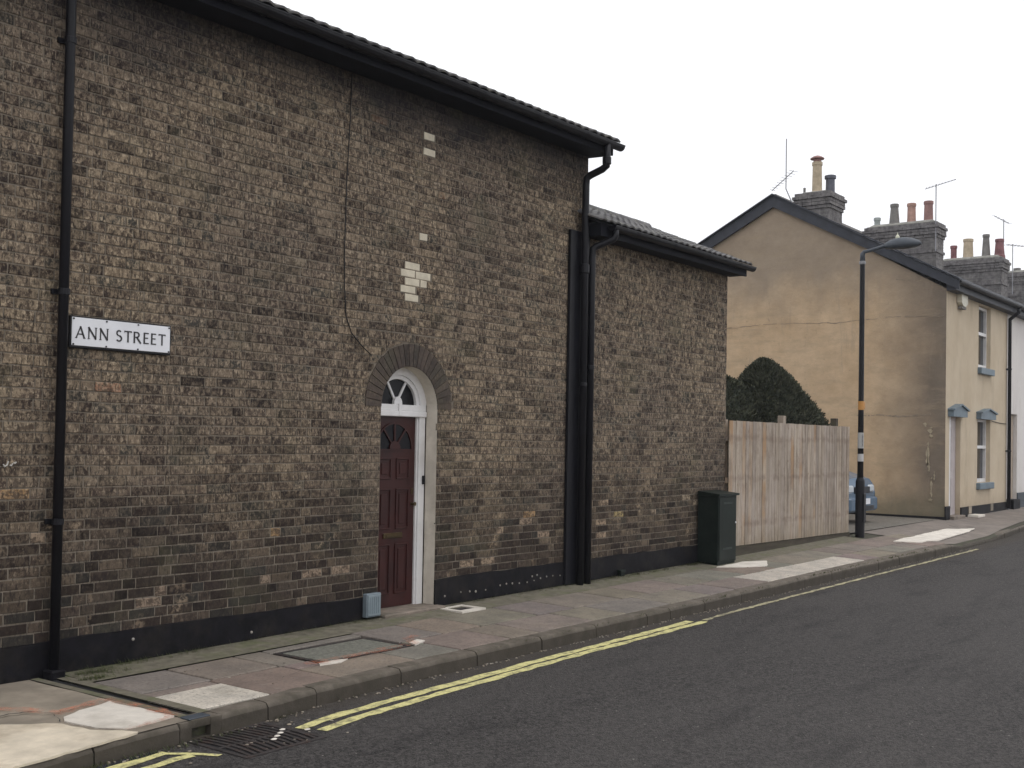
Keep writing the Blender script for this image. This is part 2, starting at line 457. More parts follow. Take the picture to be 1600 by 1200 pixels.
# ------------------------------------------------------------------ ground heights
def lerp_tab(x, tab):
    if x <= tab[0][0]: return tab[0][1]
    for (a, va), (b, vb) in zip(tab, tab[1:]):
        if x <= b: return va+(vb-va)*(x-a)/(b-a)
    return tab[-1][1]
def kz(x): return lerp_tab(x, ((3.4, -.012), (4.2, 0), (11, 0), (15, .025), (60, .04)))-lerp_tab(x, ((19.9, 0), (20.6, .07), (23.1, .07), (23.8, 0)))
def wz(x): return lerp_tab(x, ((3, -.012), (5, -.005), (8, .036), (14, .058), (19, .12), (25, .145), (31, .19), (80, .2)))
KY = -1.62
def ky(x): return lerp_tab(x, ((1, -1.98), (3.0, -1.87), (3.6, -1.78), (4.2, -1.76), (4.8, -1.73), (5.3, -1.66), (6, -1.625), (8, -1.60), (11, -1.57), (19.5, -1.52), (24, -1.40), (26.5, -1.18), (29, -1.05), (80, -1.0)))
def pz(x, y):
    t = min(1, max(0, 1+y/1.6)); return kz(x)+(wz(x)-kz(x))*t
RZ = -.115

# ================================================================== SETTING
part('ground', MB().box(-400, 400, -400, 400, -1.2, -.6), plain("earth", (.12, .11, .09), .95), kind='structure')
mb = MB()
xs = [-30, 0, 3, 6, 9, 12, 16, 20, 25, 30, 40, 60, 90]
for a, b in zip(xs, xs[1:]):
    ya = -1.2
    mb.quad((a, -6.5, RZ), (b, -6.5, RZ), (b, -1.0, RZ+.0 if b < 24 else RZ+.03), (a, -1.0, RZ if a < 24 else RZ+.03))
road = part('road', mb, M_asphalt, kind='structure')
# opposite side of the street (under and behind the camera)
mb = MB().box(-30, 90, -9.2, -6.5, -.5, 0)
part('pavement_opposite', mb, M_oldconc, kind='structure')

def strip(name, pts, w, m, parent, z=.004, rag=.012, seg=.10, kind=None):
    """painted line along pts (x,y), width w, ragged edges"""
    L = []
    for (a, b) in zip(pts, pts[1:]):
        d = math.hypot(b[0]-a[0], b[1]-a[1]); n = max(1, int(d/seg))
        for i in range(n): L.append((a[0]+(b[0]-a[0])*i/n, a[1]+(b[1]-a[1])*i/n))
    L.append(pts[-1])
    mb = MB()
    up = []; dn = []
    for i, (x, y) in enumerate(L):
        x2, y2 = L[min(i+1, len(L)-1)]; x1, y1 = L[max(i-1, 0)]
        dx, dy = x2-x1, y2-y1; q = math.hypot(dx, dy) or 1
        nx, ny = -dy/q, dx/q
        k = w/2
        zz = RZ+z+(.03*min(1, max(0, (x-20)/4))*0)
        up.append((x+nx*(k+U(-rag, rag)), y+ny*(k+U(-rag, rag)), zz)); dn.append((x-nx*(k+U(-rag, rag)), y-ny*(k+U(-rag, rag)), zz))
    for i in range(len(L)-1):
        mb.quad(dn[i], dn[i+1], up[i+1], up[i])
    return part(name, mb, m, parent, kind=kind)
yl = [(4.80, -2.01), (5.0, -1.97), (5.25, -1.94), (5.7, -1.91), (6.4, -1.89), (6.75, -1.88), (7.4, -1.845), (8.2, -1.825), (9.2, -1.81), (10.2, -1.775)]
yl2 = [(4.86, -2.15), (5.05, -2.10), (5.3, -2.075), (5.8, -2.04), (6.4, -2.005), (6.75, -1.995), (7.4, -1.955), (8.2, -1.93), (9.2, -1.915), (10.3, -1.885)]
strip('yellow_line', yl, .085, M_yellow, road)
strip('yellow_line', yl2, .075, M_yellow, road)
strip('yellow_line', [(2.0, -2.10), (2.9, -2.0), (3.6, -1.90), (3.96, -1.85)], .075, M_yellow, road)
strip('yellow_line', [(3.95, -1.87), (4.03, -1.97), (4.12, -2.12)], .04, M_yellow, road, z=.005)
strip('yellow_line', [(2.0, -2.27), (2.9, -2.17), (3.5, -2.07), (3.9, -2.0), (4.02, -2.0)], .07, M_yellow, road)
strip('white_line', [(10.35, -1.845), (11.5, -1.80), (13, -1.775), (15.4, -1.73), (18, -1.70), (20.4, -1.66), (21.8, -1.62)], .06, M_whiteline, road, z=.006)
strip('white_line', [(23.2, -1.62), (24.3, -1.60)], .10, M_whiteline, road, z=.006)
strip('white_line', [(26.6, -1.55), (32, -1.4)], .12, M_whiteline, road, z=.006)

wet = MB(); _p = [(3.25, -1.93), (3.5, -1.90), (3.8, -1.855), (3.98, -1.80), (3.9, -1.775), (3.6, -1.80), (3.35, -1.86)]
wet.poly([(x, y, RZ+.003) for x, y in _p]); part('wet_patch', wet, plain("wet_tarmac", (.03, .033, .045), .12, .4, 20, .3, 60, spec=.6), road)
# pavement base
mb = MB()
xs = [-12+i*.6 for i in range(0, 140)]
def row(x): return [(x, ky(x)+.02, pz(x, ky(x))-.022), (x, -.9, pz(x, -.9)-.022), (x, -.38, pz(x, -.38)-.02), (x, .1, pz(x, .1)-.012)]
for a, b in zip(xs, xs[1:]):
    ra, rb = row(a), row(b)
    for i in range(3): mb.quad(ra[i], rb[i], rb[i+1], ra[i+1])
pav = part('pavement', mb, M_joint, kind='structure')

def slab(x0, x1, y0, y1, parent=pav, m=None, col=None, th=.05, gap=.0085, dz=0, name='paving_slab', label=None, tilt=.003):
    g = gap; mb = MB()
    x0 += g+U(0, .003); x1 -= g+U(0, .003); y0 += g; y1 -= g
    def zt(x, y): return pz(x, y)+dz
    b = .006; t = [U(-tilt, tilt) for _ in range(4)]
    top = [(x0+b, y0+b, zt(x0, y0)+t[0]), (x1-b, y0+b, zt(x1, y0)+t[1]), (x1-b, y1-b, zt(x1, y1)+t[2]), (x0+b, y1-b, zt(x0, y1)+t[3])]
    mid = [(x0, y0, zt(x0, y0)+t[0]-b), (x1, y0, zt(x1, y0)+t[1]-b), (x1, y1, zt(x1, y1)+t[2]-b), (x0, y1, zt(x0, y1)+t[3]-b)]
    bot = [(p[0], p[1], p[2]-th) for p in mid]
    mb.quad(*top)
    for i in range(4):
        j = (i+1) % 4
        mb.quad(mid[i], mid[j], top[j], top[i]); mb.quad(bot[i], bot[j], mid[j], mid[i])
    c = col or random.choice([(.226, .196, .168), (.236, .204, .175), (.220, .193, .168), (.229, .197, .166), (.210, .183, .159)])
    if col is None: c = tuple(q*U(.94, 1.08) for q in c)
    return part(name, mb, m or M_slab, parent, color=c, label=label)

back = [4.43, 5.01, 5.60, 5.87]
front = [4.43, 4.97, 5.62, 6.45, 7.0, 7.66, 8.1, 8.95]
for a, b in zip(back, back[1:]): slab(a, b, -.92, -.40)
x = 6.87
for w in (.55, .52, .85, .62, .9, .55, .9, .6, .9, .9, .6, .9, .9, .6, .9, .9, .9, .9): slab(x, x+w, -.92, -.36); x += w
bx_end = x
for i, (a, b) in enumerate(zip(front, front[1:])):
    if i == 0: slab(a-.05, b, -1.56, -1.06, col=(.56, .52, .46), dz=.003, label='pale new paving slab'); slab(a, b, -1.05, -.925)
    elif a >= 5.62 and a < 6.9: slab(a, b, ky(a)+.15, -1.09); 
    else: slab(a, b, ky(a)+.15, -.925)
slab(5.62, 5.87, -1.09, -.925); slab(6.87, 7.0, -1.09, -.925)
slab(5.87, 6.87, -.51, -.40)
x = front[-1]
for w in (.6, .9, .9, .6, .9, .9, .6, .9, .9, .6, .9, .9, .6, .9):
    if not (12.6 < x+w/2 < 15.9): slab(x, x+w, ky(x)+.15, -.925)
    else: slab(x, x+w, ky(x)+.15, -.925, col=(.50, .46, .41) if 13.7 < x+w/2 or x+w/2 < 13.5 else None)
    x += w
# margin strip by the wall
mb = MB()
xs = [4.43]+[4.55+.45*i for i in range(0, 33)]
for a, b in zip(xs, xs[1:]):
    y0a, y0b = -.372, -.372
    mb.quad((a, y0a, pz(a, y0a)-.001), (b, y0b, pz(b, y0b)-.001), (b, .06, pz(b, 0)+.012), (a, .06, pz(a, 0)+.012))
part('wall_margin', mb, M_moss, pav)
# far tarmac footway and driveway
mb = MB()
xs = [max(x-.0, 0)+.0 for x in [x+.8*i for i in range(0, 60)]]
for a, b in zip(xs, xs[1:]):
    mb.quad((a, ky(a)+.13, pz(a, ky(a))+.001), (b, ky(b)+.13, pz(b, ky(b))+.001), (b, 0.12, pz(b, 0)+.001), (a, .12, pz(a, 0)+.001))
part('far_footway', mb, plain("tarmac_footway", (.20, .17, .148), .9, .22, 4, .5, 60, dirt=(.13, .115, .1), dirt_amt=.6), kind='structure')
part('driveway', MB().quad((14.6, .10, .128), (24.7, .10, .15), (24.7, 14, .22), (14.6, 14, .2)), plain("gravelly_drive", (.16, .145, .125), .95, .3, 14, .9, 50, dirt=(.09, .09, .06), dirt_amt=.7), kind='structure')
part('back_garden', MB().quad((-10, 9, .1), (14.6, 3, .1), (14.6, 40, .3), (-10, 40, .3)), M_moss, kind='structure')

def patch(name, pts, m, dz, parent, kind=None, label=None, rag=.0):
    P = []
    n = len(pts)
    for i in range(n):
        a, b = pts[i], pts[(i+1) % n]
        d = math.hypot(b[0]-a[0], b[1]-a[1]); k = max(1, int(d/.07)) if rag else 1
        for j in range(k):
            P.append((a[0]+(b[0]-a[0])*j/k+U(-rag, rag), a[1]+(b[1]-a[1])*j/k+U(-rag, rag)))
    mb = MB(); top = [(x, y, pz(x, y)+dz) for x, y in P]
    # wind so that the normal looks up
    ar = sum(P[i][0]*P[(i+1) % len(P)][1]-P[(i+1) % len(P)][0]*P[i][1] for i in range(len(P)))
    if ar < 0: top.reverse()
    bot = [(p[0], p[1], p[2]-.012) for p in top]
    mb.poly(top)
    for i in range(len(top)):
        j = (i+1) % len(top); mb.quad(bot[i], bot[j], top[j], top[i])
    return part(name, mb, m, parent, kind=kind, label=label)
# broken old concrete left of the rainwater channel
mb = MB()
gx = [-2+i*.2 for i in range(32)]+[4.2]; gy = lambda x: [ky(x)+.03+(0.10-ky(x)-.03)*j/8 for j in range(9)]
for a, b in zip(gx, gx[1:]):
    ya, yb = gy(a), gy(b)
    for j in range(8):
        zf = lambda x, y: pz(x, y)+.004+.005*math.sin(x*5+y*3)*math.sin(y*7)
        mb.quad((a, ya[j], zf(a, ya[j])), (b, yb[j], zf(b, yb[j])), (b, yb[j+1], zf(b, yb[j+1])), (a, ya[j+1], zf(a, ya[j+1])))
oc = part('old_concrete_bay', mb, M_oldconc, pav)
patch('concrete_patch', [(3.78, -1.12), (4.0, -1.04), (4.16, -1.0), (4.19, -1.5), (4.19, -1.60), (4.03, -1.63), (3.85, -1.64), (3.75, -1.5), (3.72, -1.22)], M_paleconc, .012, pav, rag=.012, label='whitish fresh concrete patch')
patch('concrete_patch', [(1.5, -1.945), (2.2, -1.91), (3.0, -1.855), (3.3, -1.81), (3.6, -1.765), (3.85, -1.745), (3.80, -1.64), (3.72, -1.50), (3.68, -1.25), (3.45, -1.0), (3.2, -.98), (2.8, -1.1), (1.5, -1.1)], M_tanconc, .010, pav, rag=.014, label='tan worn concrete patch')
patch('concrete_patch', [(13.55, -.37), (14.35, -.34), (14.75, -.52), (14.2, -.78), (13.8, -.60)], M_paleconc, .006, pav, rag=.01, label='pale concrete patch beside the green cabinet')
patch('concrete_patch', [(19.1, -.80), (19.5, -1.14), (21.2, -1.04), (23.6, -.90), (22.9, -.56), (21.0, -.62)], M_paleconc, .012, pav, rag=.008, label='long pale concrete strip by the driveway')
def crack(pts, w=.010):
    mb = MB(); L = []
    for a, b in zip(pts, pts[1:]):
        for j in range(5):
            t = j/5; L.append((a[0]+(b[0]-a[0])*t+U(-.012, .012), a[1]+(b[1]-a[1])*t+U(-.012, .012)))
    L.append(pts[-1])
    for a, b in zip(L, L[1:]):
        k = w*U(.5, 1.2)
        za, zb = pz(*a)+.0165, pz(*b)+.0165
        mb.quad((a[0], a[1]-k/2, za), (b[0]+.004, b[1]-k/2, zb), (b[0]+.004, b[1]+k/2, zb), (a[0], a[1]+k/2, za))
    part('crack', mb, M_dark, pav)
crack([(3.0, -.90), (3.56, -.84), (3.70, -.88), (3.76, -1.0), (3.69, -1.22), (3.71, -1.43), (3.79, -1.66)], .013)
crack([(4.95, -1.2), (5.3, -1.28), (5.55, -1.2)], .004)
# orange spray marks
def spray(pts, w):
    mb = MB()
    L = []
    for a, b in zip(pts, pts[1:]):
        for j in range(6): L.append((a[0]+(b[0]-a[0])*j/6, a[1]+(b[1]-a[1])*j/6))
    L.append(pts[-1]); up = []; dn = []
    for i, (x, y) in enumerate(L):
        x2, y2 = L[min(i+1, len(L)-1)]; x1, y1 = L[max(i-1, 0)]
        q = math.hypot(x2-x1, y2-y1) or 1; nx, ny = -(y2-y1)/q, (x2-x1)/q; k = w/2*U(.7, 1.3)
        up.append((x+nx*k, y+ny*k, pz(x, y)+.0195)); dn.append((x-nx*k, y-ny*k, pz(x, y)+.0195))
    for i in range(len(L)-1): mb.quad(dn[i], dn[i+1], up[i+1], up[i])
    part('spray_mark', mb, M_orange, pav)
spray([(4.17, -.95), (4.20, -1.3), (4.20, -1.62)], .08)
spray([(4.20, -1.62), (4.0, -1.65), (3.82, -1.66)], .06)
spray([(3.58, -.62), (3.72, -.86), (3.80, -1.05), (4.0, -1.0), (4.16, -.96)], .10)
spray([(3.2, -.80), (3.5, -.68), (3.6, -.60)], .05)
spray([(2.9, -.42), (3.3, -.28), (3.7, -.22)], .22)
spray([(5.72, -1.06), (6.0, -1.09), (6.5, -1.10), (6.90, -1.085)], .11)
spray([(6.88, -1.05), (6.98, -.92), (7.12, -.88)], .09)
patch('concrete_patch', [(5.80, -1.13), (5.98, -1.16), (6.10, -1.11), (6.0, -1.075), (5.84, -1.075)], M_paleconc, .008, pav, label='small whitish mark at manhole corner')
patch('concrete_patch', [(6.86, -1.10), (7.05, -1.04), (7.04, -.96), (6.90, -1.0)], M_paleconc, .008, pav, label='small whitish mark at manhole corner')
# rainwater channel across the pavement
mb = MB()
for x0, x1 in ((4.205, 4.265), (4.335, 4.42)):
    n = 8
    for i in range(n):
        ya, yb = ky(4.3)+.14+(0-.14-ky(4.3))*i/n-.02, ky(4.3)+.14+(-.14-ky(4.3))*(i+1)/n-.02
        mb.quad((x0, ya, pz(4.3, ya)+.006), (x1, ya, pz(4.3, ya)+.006), (x1, yb, pz(4.3, yb)+.006), (x0, yb, pz(4.3, yb)+.006))
part('channel_edge', mb, M_moss, pav)
part('channel_slot', MB().quad((4.262, ky(4.3)+.12, -.012), (4.338, ky(4.3)+.12, -.012), (4.338, -.05, -.012), (4.262, -.05, -.012)), M_dark, pav)

# kerb
kerb = part('kerb', MB().prism([(x, ky(x)+.12, kz(x)-.10) for x in (-12, 3, 5, 8, 19.9, 20.6, 23.1, 23.8, 26, 40)]+[(x, ky(x)+.05, kz(x)-.10) for x in (40, 26, 23.8, 23.1, 20.6, 19.9, 8, 5, 3, -12)], (0, 0, .06)), M_joint, kind='structure')
def kerbstone(x0, x1, drop0=0, drop1=0, w=.145):
    g = .006; x0 += g; x1 -= g; mb = MB(); n = 4; secs = []
    for i in range(n+1):
        x = x0+(x1-x0)*i/n; y = ky(x); z = kz(x)-(drop0+(drop1-drop0)*i/n)+U(-.002, .002); j = U(-.003, .003)
        secs.append([(x, y+j, RZ-.05), (x, y+.004+j, z-.03), (x, y+.024+j, z-.004), (x, y+.05, z), (x, y+w, z+.001), (x, y+w, z-.1)])
    for a, b in zip(secs, secs[1:]):
        for k in range(5): mb.quad(a[k], b[k], b[k+1], a[k+1])
    mb.poly(secs[0]); mb.poly(list(reversed(secs[-1])))
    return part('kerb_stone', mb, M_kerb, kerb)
kj = [1.0, 1.9, 2.8, 3.55, 4.12]
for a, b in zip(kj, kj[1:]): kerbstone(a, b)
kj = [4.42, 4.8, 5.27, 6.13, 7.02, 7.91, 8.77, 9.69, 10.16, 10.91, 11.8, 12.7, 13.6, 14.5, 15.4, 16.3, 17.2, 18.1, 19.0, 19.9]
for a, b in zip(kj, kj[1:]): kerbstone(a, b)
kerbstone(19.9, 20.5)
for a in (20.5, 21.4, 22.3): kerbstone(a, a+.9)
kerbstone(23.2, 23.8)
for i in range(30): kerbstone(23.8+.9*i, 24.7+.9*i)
# kerb outlet block with its hole
mb = MB(); y = ky(4.27)
mb.box(4.12, 4.20, y, y+.14, RZ-.05, .0); mb.box(4.335, 4.415, y-.002, y+.14, RZ-.05, .0); mb.box(4.20, 4.335, y+.001, y+.14, -.04, .004); mb.box(4.20, 4.335, y+.08, y+.14, RZ-.05, -.04); mb.box(4.20, 4.335, y+.0, y+.08, RZ-.05, RZ+.012)
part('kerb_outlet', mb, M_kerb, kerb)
part('outlet_cap', MB().box(4.19, 4.345, y+.015, y+.10, .004, .012, .003), M_galv, kerb)

# road gully
gul = thing('gully_grate', 'rusty iron drain grate with slots set in the road against the kerb', 'drain', (4.45, -2.0, RZ))
x0, x1, y0, y1 = 4.20, 4.74, -2.25, -1.76
mb = MB(); fz = RZ+.007
mb.box(x0-.03, x0, y0-.03, y1+.03, RZ-.05, fz); mb.box(x1, x1+.03, y0-.03, y1+.03, RZ-.05, fz)
mb.box(x0, x1, y0-.03, y0, RZ-.05, fz); mb.box(x0, x1, y1, y1+.03, RZ-.05, fz)
part('frame', mb, M_iron, gul)
part('pit', MB().quad((x0, y0, RZ+.0015), (x1, y0, RZ+.0015), (x1, y1, RZ+.0015), (x0, y1, RZ+.0015)), M_dark, gul)
nb = 12
for i in range(nb):
    xc = x0+(i+.5)*(x1-x0)/nb; mb = MB()
    prev = None
    for k in range(5):
        t = k/4; xx = xc+.03*math.sin(t*math.pi)-.01; yy = y0+(y1-y0)*t
        cur = (xx, yy)
        if prev: mb.prism([(prev[0]-.011, prev[1], RZ+.003), (prev[0]+.011, prev[1], RZ+.003), (cur[0]+.011, cur[1], RZ+.003), (cur[0]-.011, cur[1], RZ+.003)], (0, 0, .006))
        prev = cur
    part('bar', mb, M_iron, gul)
part('cross_bar', MB().box(x0, x1, -2.02, -1.995, RZ+.003, RZ+.0075), M_iron, gul)

# manhole cover
mh = thing('manhole_cover', 'rectangular concrete filled inspection cover in a dark recessed frame on the pavement', 'manhole cover', (6.37, -.8, pz(6.37, -.8)))
a, b, c, d = 5.89, 6.855, -1.075, -.525
def zb(dz): return pz(6.37, -.8)+dz
mb = MB()
for q in ((a, b, c, c+.035), (a, b, d-.035, d), (a, a+.035, c+.035, d-.035), (b-.035, b, c+.035, d-.035)):
    mb.box(*q, zb(-.05), zb(-.004))
part('cover_frame', mb, M_iron, mh)
part('recess', MB().quad((a, c, zb(-.018)), (b, c, zb(-.018)), (b, d, zb(-.018)), (a, d, zb(-.018))), M_dark, mh)
part('cover_infill', MB().box(a+.05, b-.05, c+.05, d-.05, zb(-.03), zb(-.002), .004), plain("gritty_infill", (.15, .15, .125), .95, .4, 45, .9, 60, dirt=(.26, .25, .22), dirt_amt=.6), mh)
wc = thing('water_cover', 'small square pale stopcock cover flush with the pavement right of the doorway', 'utility cover', (8.47, -.25, pz(8.5, -.25)))
z0 = pz(8.47, -.2)
mb = MB()
for q in ((8.30, 8.36, -.40, -.10), (8.58, 8.66, -.40, -.10), (8.36, 8.58, -.40, -.33), (8.36, 8.58, -.15, -.10)): mb.box(*q, z0-.03, z0+.012)
part('surround', mb, M_paleconc, wc)
part('lid', MB().box(8.362, 8.578, -.328, -.152, z0-.03, z0+.004), M_iron, wc)

# ================================================================== BRICK WALLS
CX, CZ, RI, RO = 7.96, 1.94, .39, .605
DL, DR = 7.57, 8.35
TONES = [(.030,.024,.023),(.040,.031,.028),(.050,.038,.034),(.064,.050,.043),(.080,.063,.053),(.105,.084,.068),(.150,.120,.092),(.048,.047,.044),(.095,.078,.064),(.19,.155,.12)]
WTS = [1.6,3,4.5,5,5,4,1.6,2.5,4,.5]
def tone(z, x=0):
    c = random.choices(TONES, WTS)[0]; k = U(.8, 1.25)
    if z < 1.15: k *= .70
    if z > 1.4 and R() < .022: c = (.27, .23, .18)
    if R() < .002: c = (.15, .09, .06)
    c = tuple(q*k for q in c)
    return c
def courses(x0, x1, zs, z1, y, hole=None, seed=0):
    out = []; k = 0; z = zs; H = .075
    while z < z1-.03:
        x = x0 - (0 if k % 2 == 0 else .17)-U(0, .02)
        st = (k % 2 == 0)
        while x < x1:
            w = .225 if st else .1125
            w *= U(.985, 1.015)
            a, b = max(x, x0)+.005, min(x+w, x1)-.005; x += w; st = not st
            if b-a < .03: continue
            out.append((a, b, z+.005, min(z+H, z1)-.005))
        z += H; k += 1
    return out
def clip(brs):
    """cut the door opening and the arch ring out of the brick list -> list of column profiles"""
    res = []
    for (a, b, z0, z1) in brs:
        pieces = [(a, b)]
        if z0 < CZ-.002:
            pieces = []
            if a < DL-.004: pieces.append((a, min(b, DL-.002)))
            if b > DR+.004: pieces.append((max(a, DR+.002), b))
        for (p, q) in pieces:
            if q-p < .015: continue
            if z1 > CZ and abs((p+q)/2-CX) < RO+.2 and z0 < CZ+RO+.02 and z0 >= CZ-.002:
                n = 8; cols = []
                for i in range(n+1):
                    x = p+(q-p)*i/n; dx = x-CX
                    zb_ = z0 if abs(dx) >= RO+.006 else max(z0, CZ+math.sqrt((RO+.008)**2-dx*dx))
                    cols.append((x, min(zb_, z1)))
                run = []
                for x, zb_ in cols+[(None, 9)]:
                    if x is not None and zb_ < z1-.006: run.append((x, zb_))
                    else:
                        if len(run) > 1: res.append((run[0][0], run[-1][0], z0, z1, run))
                        run = []
            else: res.append((p, q, z0, z1, None))
    return res
def wob(x, z): return .005*math.sin(.9*x+z*.4)+.003*math.sin(2.7*x+1.9*z)
def brick_geo(mb, a, b, z0, z1, y, prof, col, prot):
    """one brick: chamfered front face, sides going back"""
    yf = y-prot; yb = y+.012; c = .0035
    n0 = len(mb.v)
    if prof is None:
        j = [U(-.0028, .0028) for _ in range(8)]; w0 = wob((a+b)/2, z0); z0 += w0; z1 += w0
        o = [(a+j[0], yf+c, z0+j[1]), (b+j[2], yf+c, z0+j[3]), (b+j[4], yf+c, z1+j[5]), (a+j[6], yf+c, z1+j[7])]
        f = [(a+c, yf, z0+c), (b-c, yf, z0+c), (b-c, yf, z1-c), (a+c, yf, z1-c)]
        k = [(p[0], yb, p[2]) for p in o]
        mb.v += k+o+f
        mb.f.append((n0+8, n0+9, n0+10, n0+11))
        for i in range(4):
            i2 = (i+1) % 4
            mb.f.append((n0+4+i, n0+4+i2, n0+8+i2, n0+8+i)); mb.f.append((n0+i, n0+i2, n0+4+i2, n0+4+i))
    else:
        pts = [(x, yf, z) for x, z in prof]+[(prof[-1][0], yf, z1), (prof[0][0], yf, z1)]
        n = len(pts); mb.v += pts+[(p[0], yb, p[2]) for p in pts]
        mb.f.append(tuple(range(n0, n0+n)))
        for i in range(n):
            i2 = (i+1) % n; mb.f.append((n0+n+i, n0+n+i2, n0+i2, n0+i))
    if col is not None: mb.tone += [col]*(len(mb.v)-n0)

def build_bricks(brs, y, parent, nindiv, special=()):
    """special: list of (x,z,colour,label) points hitting bricks"""
    def size(q):
        a, b, z0, z1 = q[:4]; P = Vector(((a+b)/2, y, (z0+z1)/2))-CAMLOC; return (b-a)*(z1-z0)*abs(P.y)/P.length**3
    def vis(q):
        P = M3.transposed() @ (Vector(((q[0]+q[1])/2, y, (q[2]+q[3])/2))-CAMLOC)
        u, v = 790+1784*P.x/P.z, 645+1784*P.y/P.z
        return -10 < u < 1610 and -10 < v < 1210
    items = []
    for q in brs:
        c = tone(q[2]); sp = None
        for (sx, sz, sc, sl) in special:
            if q[0]-.005 <= sx <= q[1]+.005 and q[2]-.005 <= sz <= q[3]+.005: c = sc; sp = sl
        items.append((q, c, sp))
    cand = sorted([i for i in items if i[2] or vis(i[0])], key=lambda i: -(size(i[0])+(9 if i[2] else 0)))[:nindiv]
    ids = set(id(i) for i in cand)
    stuff = MB()
    for it in items:
        q, c, sp = it; prot = .0015+U(0, .003)
        if id(it) in ids:
            mb = MB(); brick_geo(mb, *q[:4], y, q[4] if len(q) > 4 else None, None, prot)
            part('brick', mb, M_whitebrick if sp and 'white' in sp else M_brick_o, parent, color=c, label=sp)
        else: brick_geo(stuff, *q[:4], y, q[4] if len(q) > 4 else None, c, prot)
    part('brickwork', stuff, M_brick_s, parent, kind='stuff')
M_whitebrick = plain("white_painted_brick", (.62, .56, .44), .8, .12, 12, .5, 60, dirt=(.38, .33, .25), dirt_amt=.5)

house = thing('brick_house', 'dark brown brick building with a maroon arched door and tiled roof', 'house', (7, 0, 0))
# mortar body with the doorway left open
mb = MB()
X0, XC = -1.0, 10.93; YM = .0025; HT = 4.955
def fpoly(pts): mb.poly([(x, YM, z) for x, z in pts])
fpoly([(X0, -.3), (DL, -.3), (DL, CZ), (X0, CZ)]); fpoly([(DR, -.3), (XC, -.3), (XC, CZ), (DR, CZ)])
ring = [(CX+RI*math.cos(math.pi-math.pi*i/24), CZ+RI*math.sin(math.pi*i/24)) for i in range(25)]
fpoly([(X0, CZ)]+ring[:13]+[(CX, HT), (X0, HT)]); fpoly(ring[12:]+[(XC, CZ), (XC, HT), (CX, HT)])
mb.quad((XC, YM, -.3), (XC, 8, -.3), (XC, 8, HT), (XC, YM, HT)); mb.quad((X0, 8, -.3), (X0, YM, -.3), (X0, YM, HT), (X0, 8, HT)); mb.quad((XC, 8, -.3), (X0, 8, -.3), (X0, 8, HT), (XC, 8, HT))
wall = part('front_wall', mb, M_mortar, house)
brs = clip(courses(1.0, XC, .23, HT, 0))
brs = [q for q in brs if not (q[0] > DR and q[3] < .31)]
def override(brs, x0, x1, z):
    """re-set one brick: the bricks it displaces are shortened"""
    out = []; row = None
    for q in brs:
        if q[2]-.005 <= z <= q[3]+.005 and q[1] > x0-.3 and q[0] < x1+.3: row = (q[2], q[3])
        if q[2]-.005 <= z <= q[3]+.005 and q[1] > x0-.004 and q[0] < x1+.004:
            if x0-q[0] > .045: out.append((q[0], x0-.010, q[2], q[3], None))
            if q[1]-x1 > .045: out.append((x1+.010, q[1], q[2], q[3], None))
        else: out.append(q)
    out.append((x0, x1, row[0], row[1], None)); return out
WB = [(8.085, 8.235, 4.57), (8.085, 8.25, 4.42), (8.05, 8.16, 3.545), (7.86, 8.06, 3.27), (7.80, 7.99, 3.19), (8.005, 8.215, 3.19), (7.86, 8.06, 3.12), (8.075, 8.165, 3.12), (7.80, 8.005, 3.04), (7.86, 8.045, 2.965)]
for q in WB: brs = override(brs, *q)
WHT = (.9, .85, .75)
def wl(t): return 'white painted brick'
sp = []
for q in WB: sp.append(((q[0]+q[1])/2, q[2], WHT, wl(0)))
for (px_, pz_) in ((7.05, .46), (6.85, .47), (6.2, .48), (5.23, .49), (5.05, .41), (4.2, .95), (8.85, .42), (9.4, .72), (9.1, .45), (9.85, .78), (10.1, .66)): sp.append((px_, pz_, (.33, .26, .2), 'pale spalled brick'))
for (px_, pz_) in ((4.0, 1.25), (9.9, .9), (6.4, .83)): sp.append((px_, pz_, (.36, .24, .13), 'ochre brick'))
sp += [(4.72, 1.96, (.34, .20, .14), 'pinkish brick'), (8.7, 4.4, (.26, .22, .18), None), (8.28, 4.25, (.30, .26, .22), None), (8.33, 4.12, (.30, .26, .22), None), (7.95, 4.17, (.28, .23, .18), None), (10.15, 3.50, (.34, .27, .19), None), (8.03, 2.68, (.36, .30, .22), None)]
sp = [s if s[3] else (s[0], s[1], s[2], 'light brown brick') for s in sp]
build_bricks(brs, 0, wall, 290, sp)
# plinth
def plinth(parent, x0, x1, zt, y=0):
    mb = MB(); n = max(2, int((x1-x0)/.22)); P = []
    for i in range(n+1):
        x = x0+(x1-x0)*i/n; P.append((x, y-.014-U(0, .007), zt+U(-.010, .006)))
    for a, b in zip(P, P[1:]):
        za, zb_ = -.25, -.25
        mb.quad((a[0], a[1]-.004, za), (b[0], b[1]-.004, zb_), b, a); mb.quad(a, b, (b[0], y, b[2]+.006), (a[0], y, a[2]+.006))
    mb.quad((x0, y, -.25), (x0, y-.02, -.25), P[0], (x0, y, zt)); mb.quad((x1, y-.02, -.25), (x1, y, -.25), (x1, y, zt), P[-1])
    return part('plinth', mb, M_blackpaint, parent)
plinth(wall, X0, DL, .232); plinth(wall, DR+.0, XC-.1, .305)
pm = MB().lathe((0, 0, 0), [(.012, -.004), (.011, .002), (.005, .005)], 7)
pmesh, _ = mesh('drill_plug', pm, plain('filler_plug', (.30, .27, .24), .9, .3), origin=(0, 0, 0))
for i in range(17):
    x = 8.50+i*.122+U(-.02, .02)
    if R() < .12: continue
    o = inst('drill_plug', pmesh, wall, (x, -.024, .135+.012*math.sin(i)+(x-8.5)*.02), rot=(math.pi/2, 0, 0))
    s_ = U(.6, 1.15); o.scale = (s_, s_, 1)
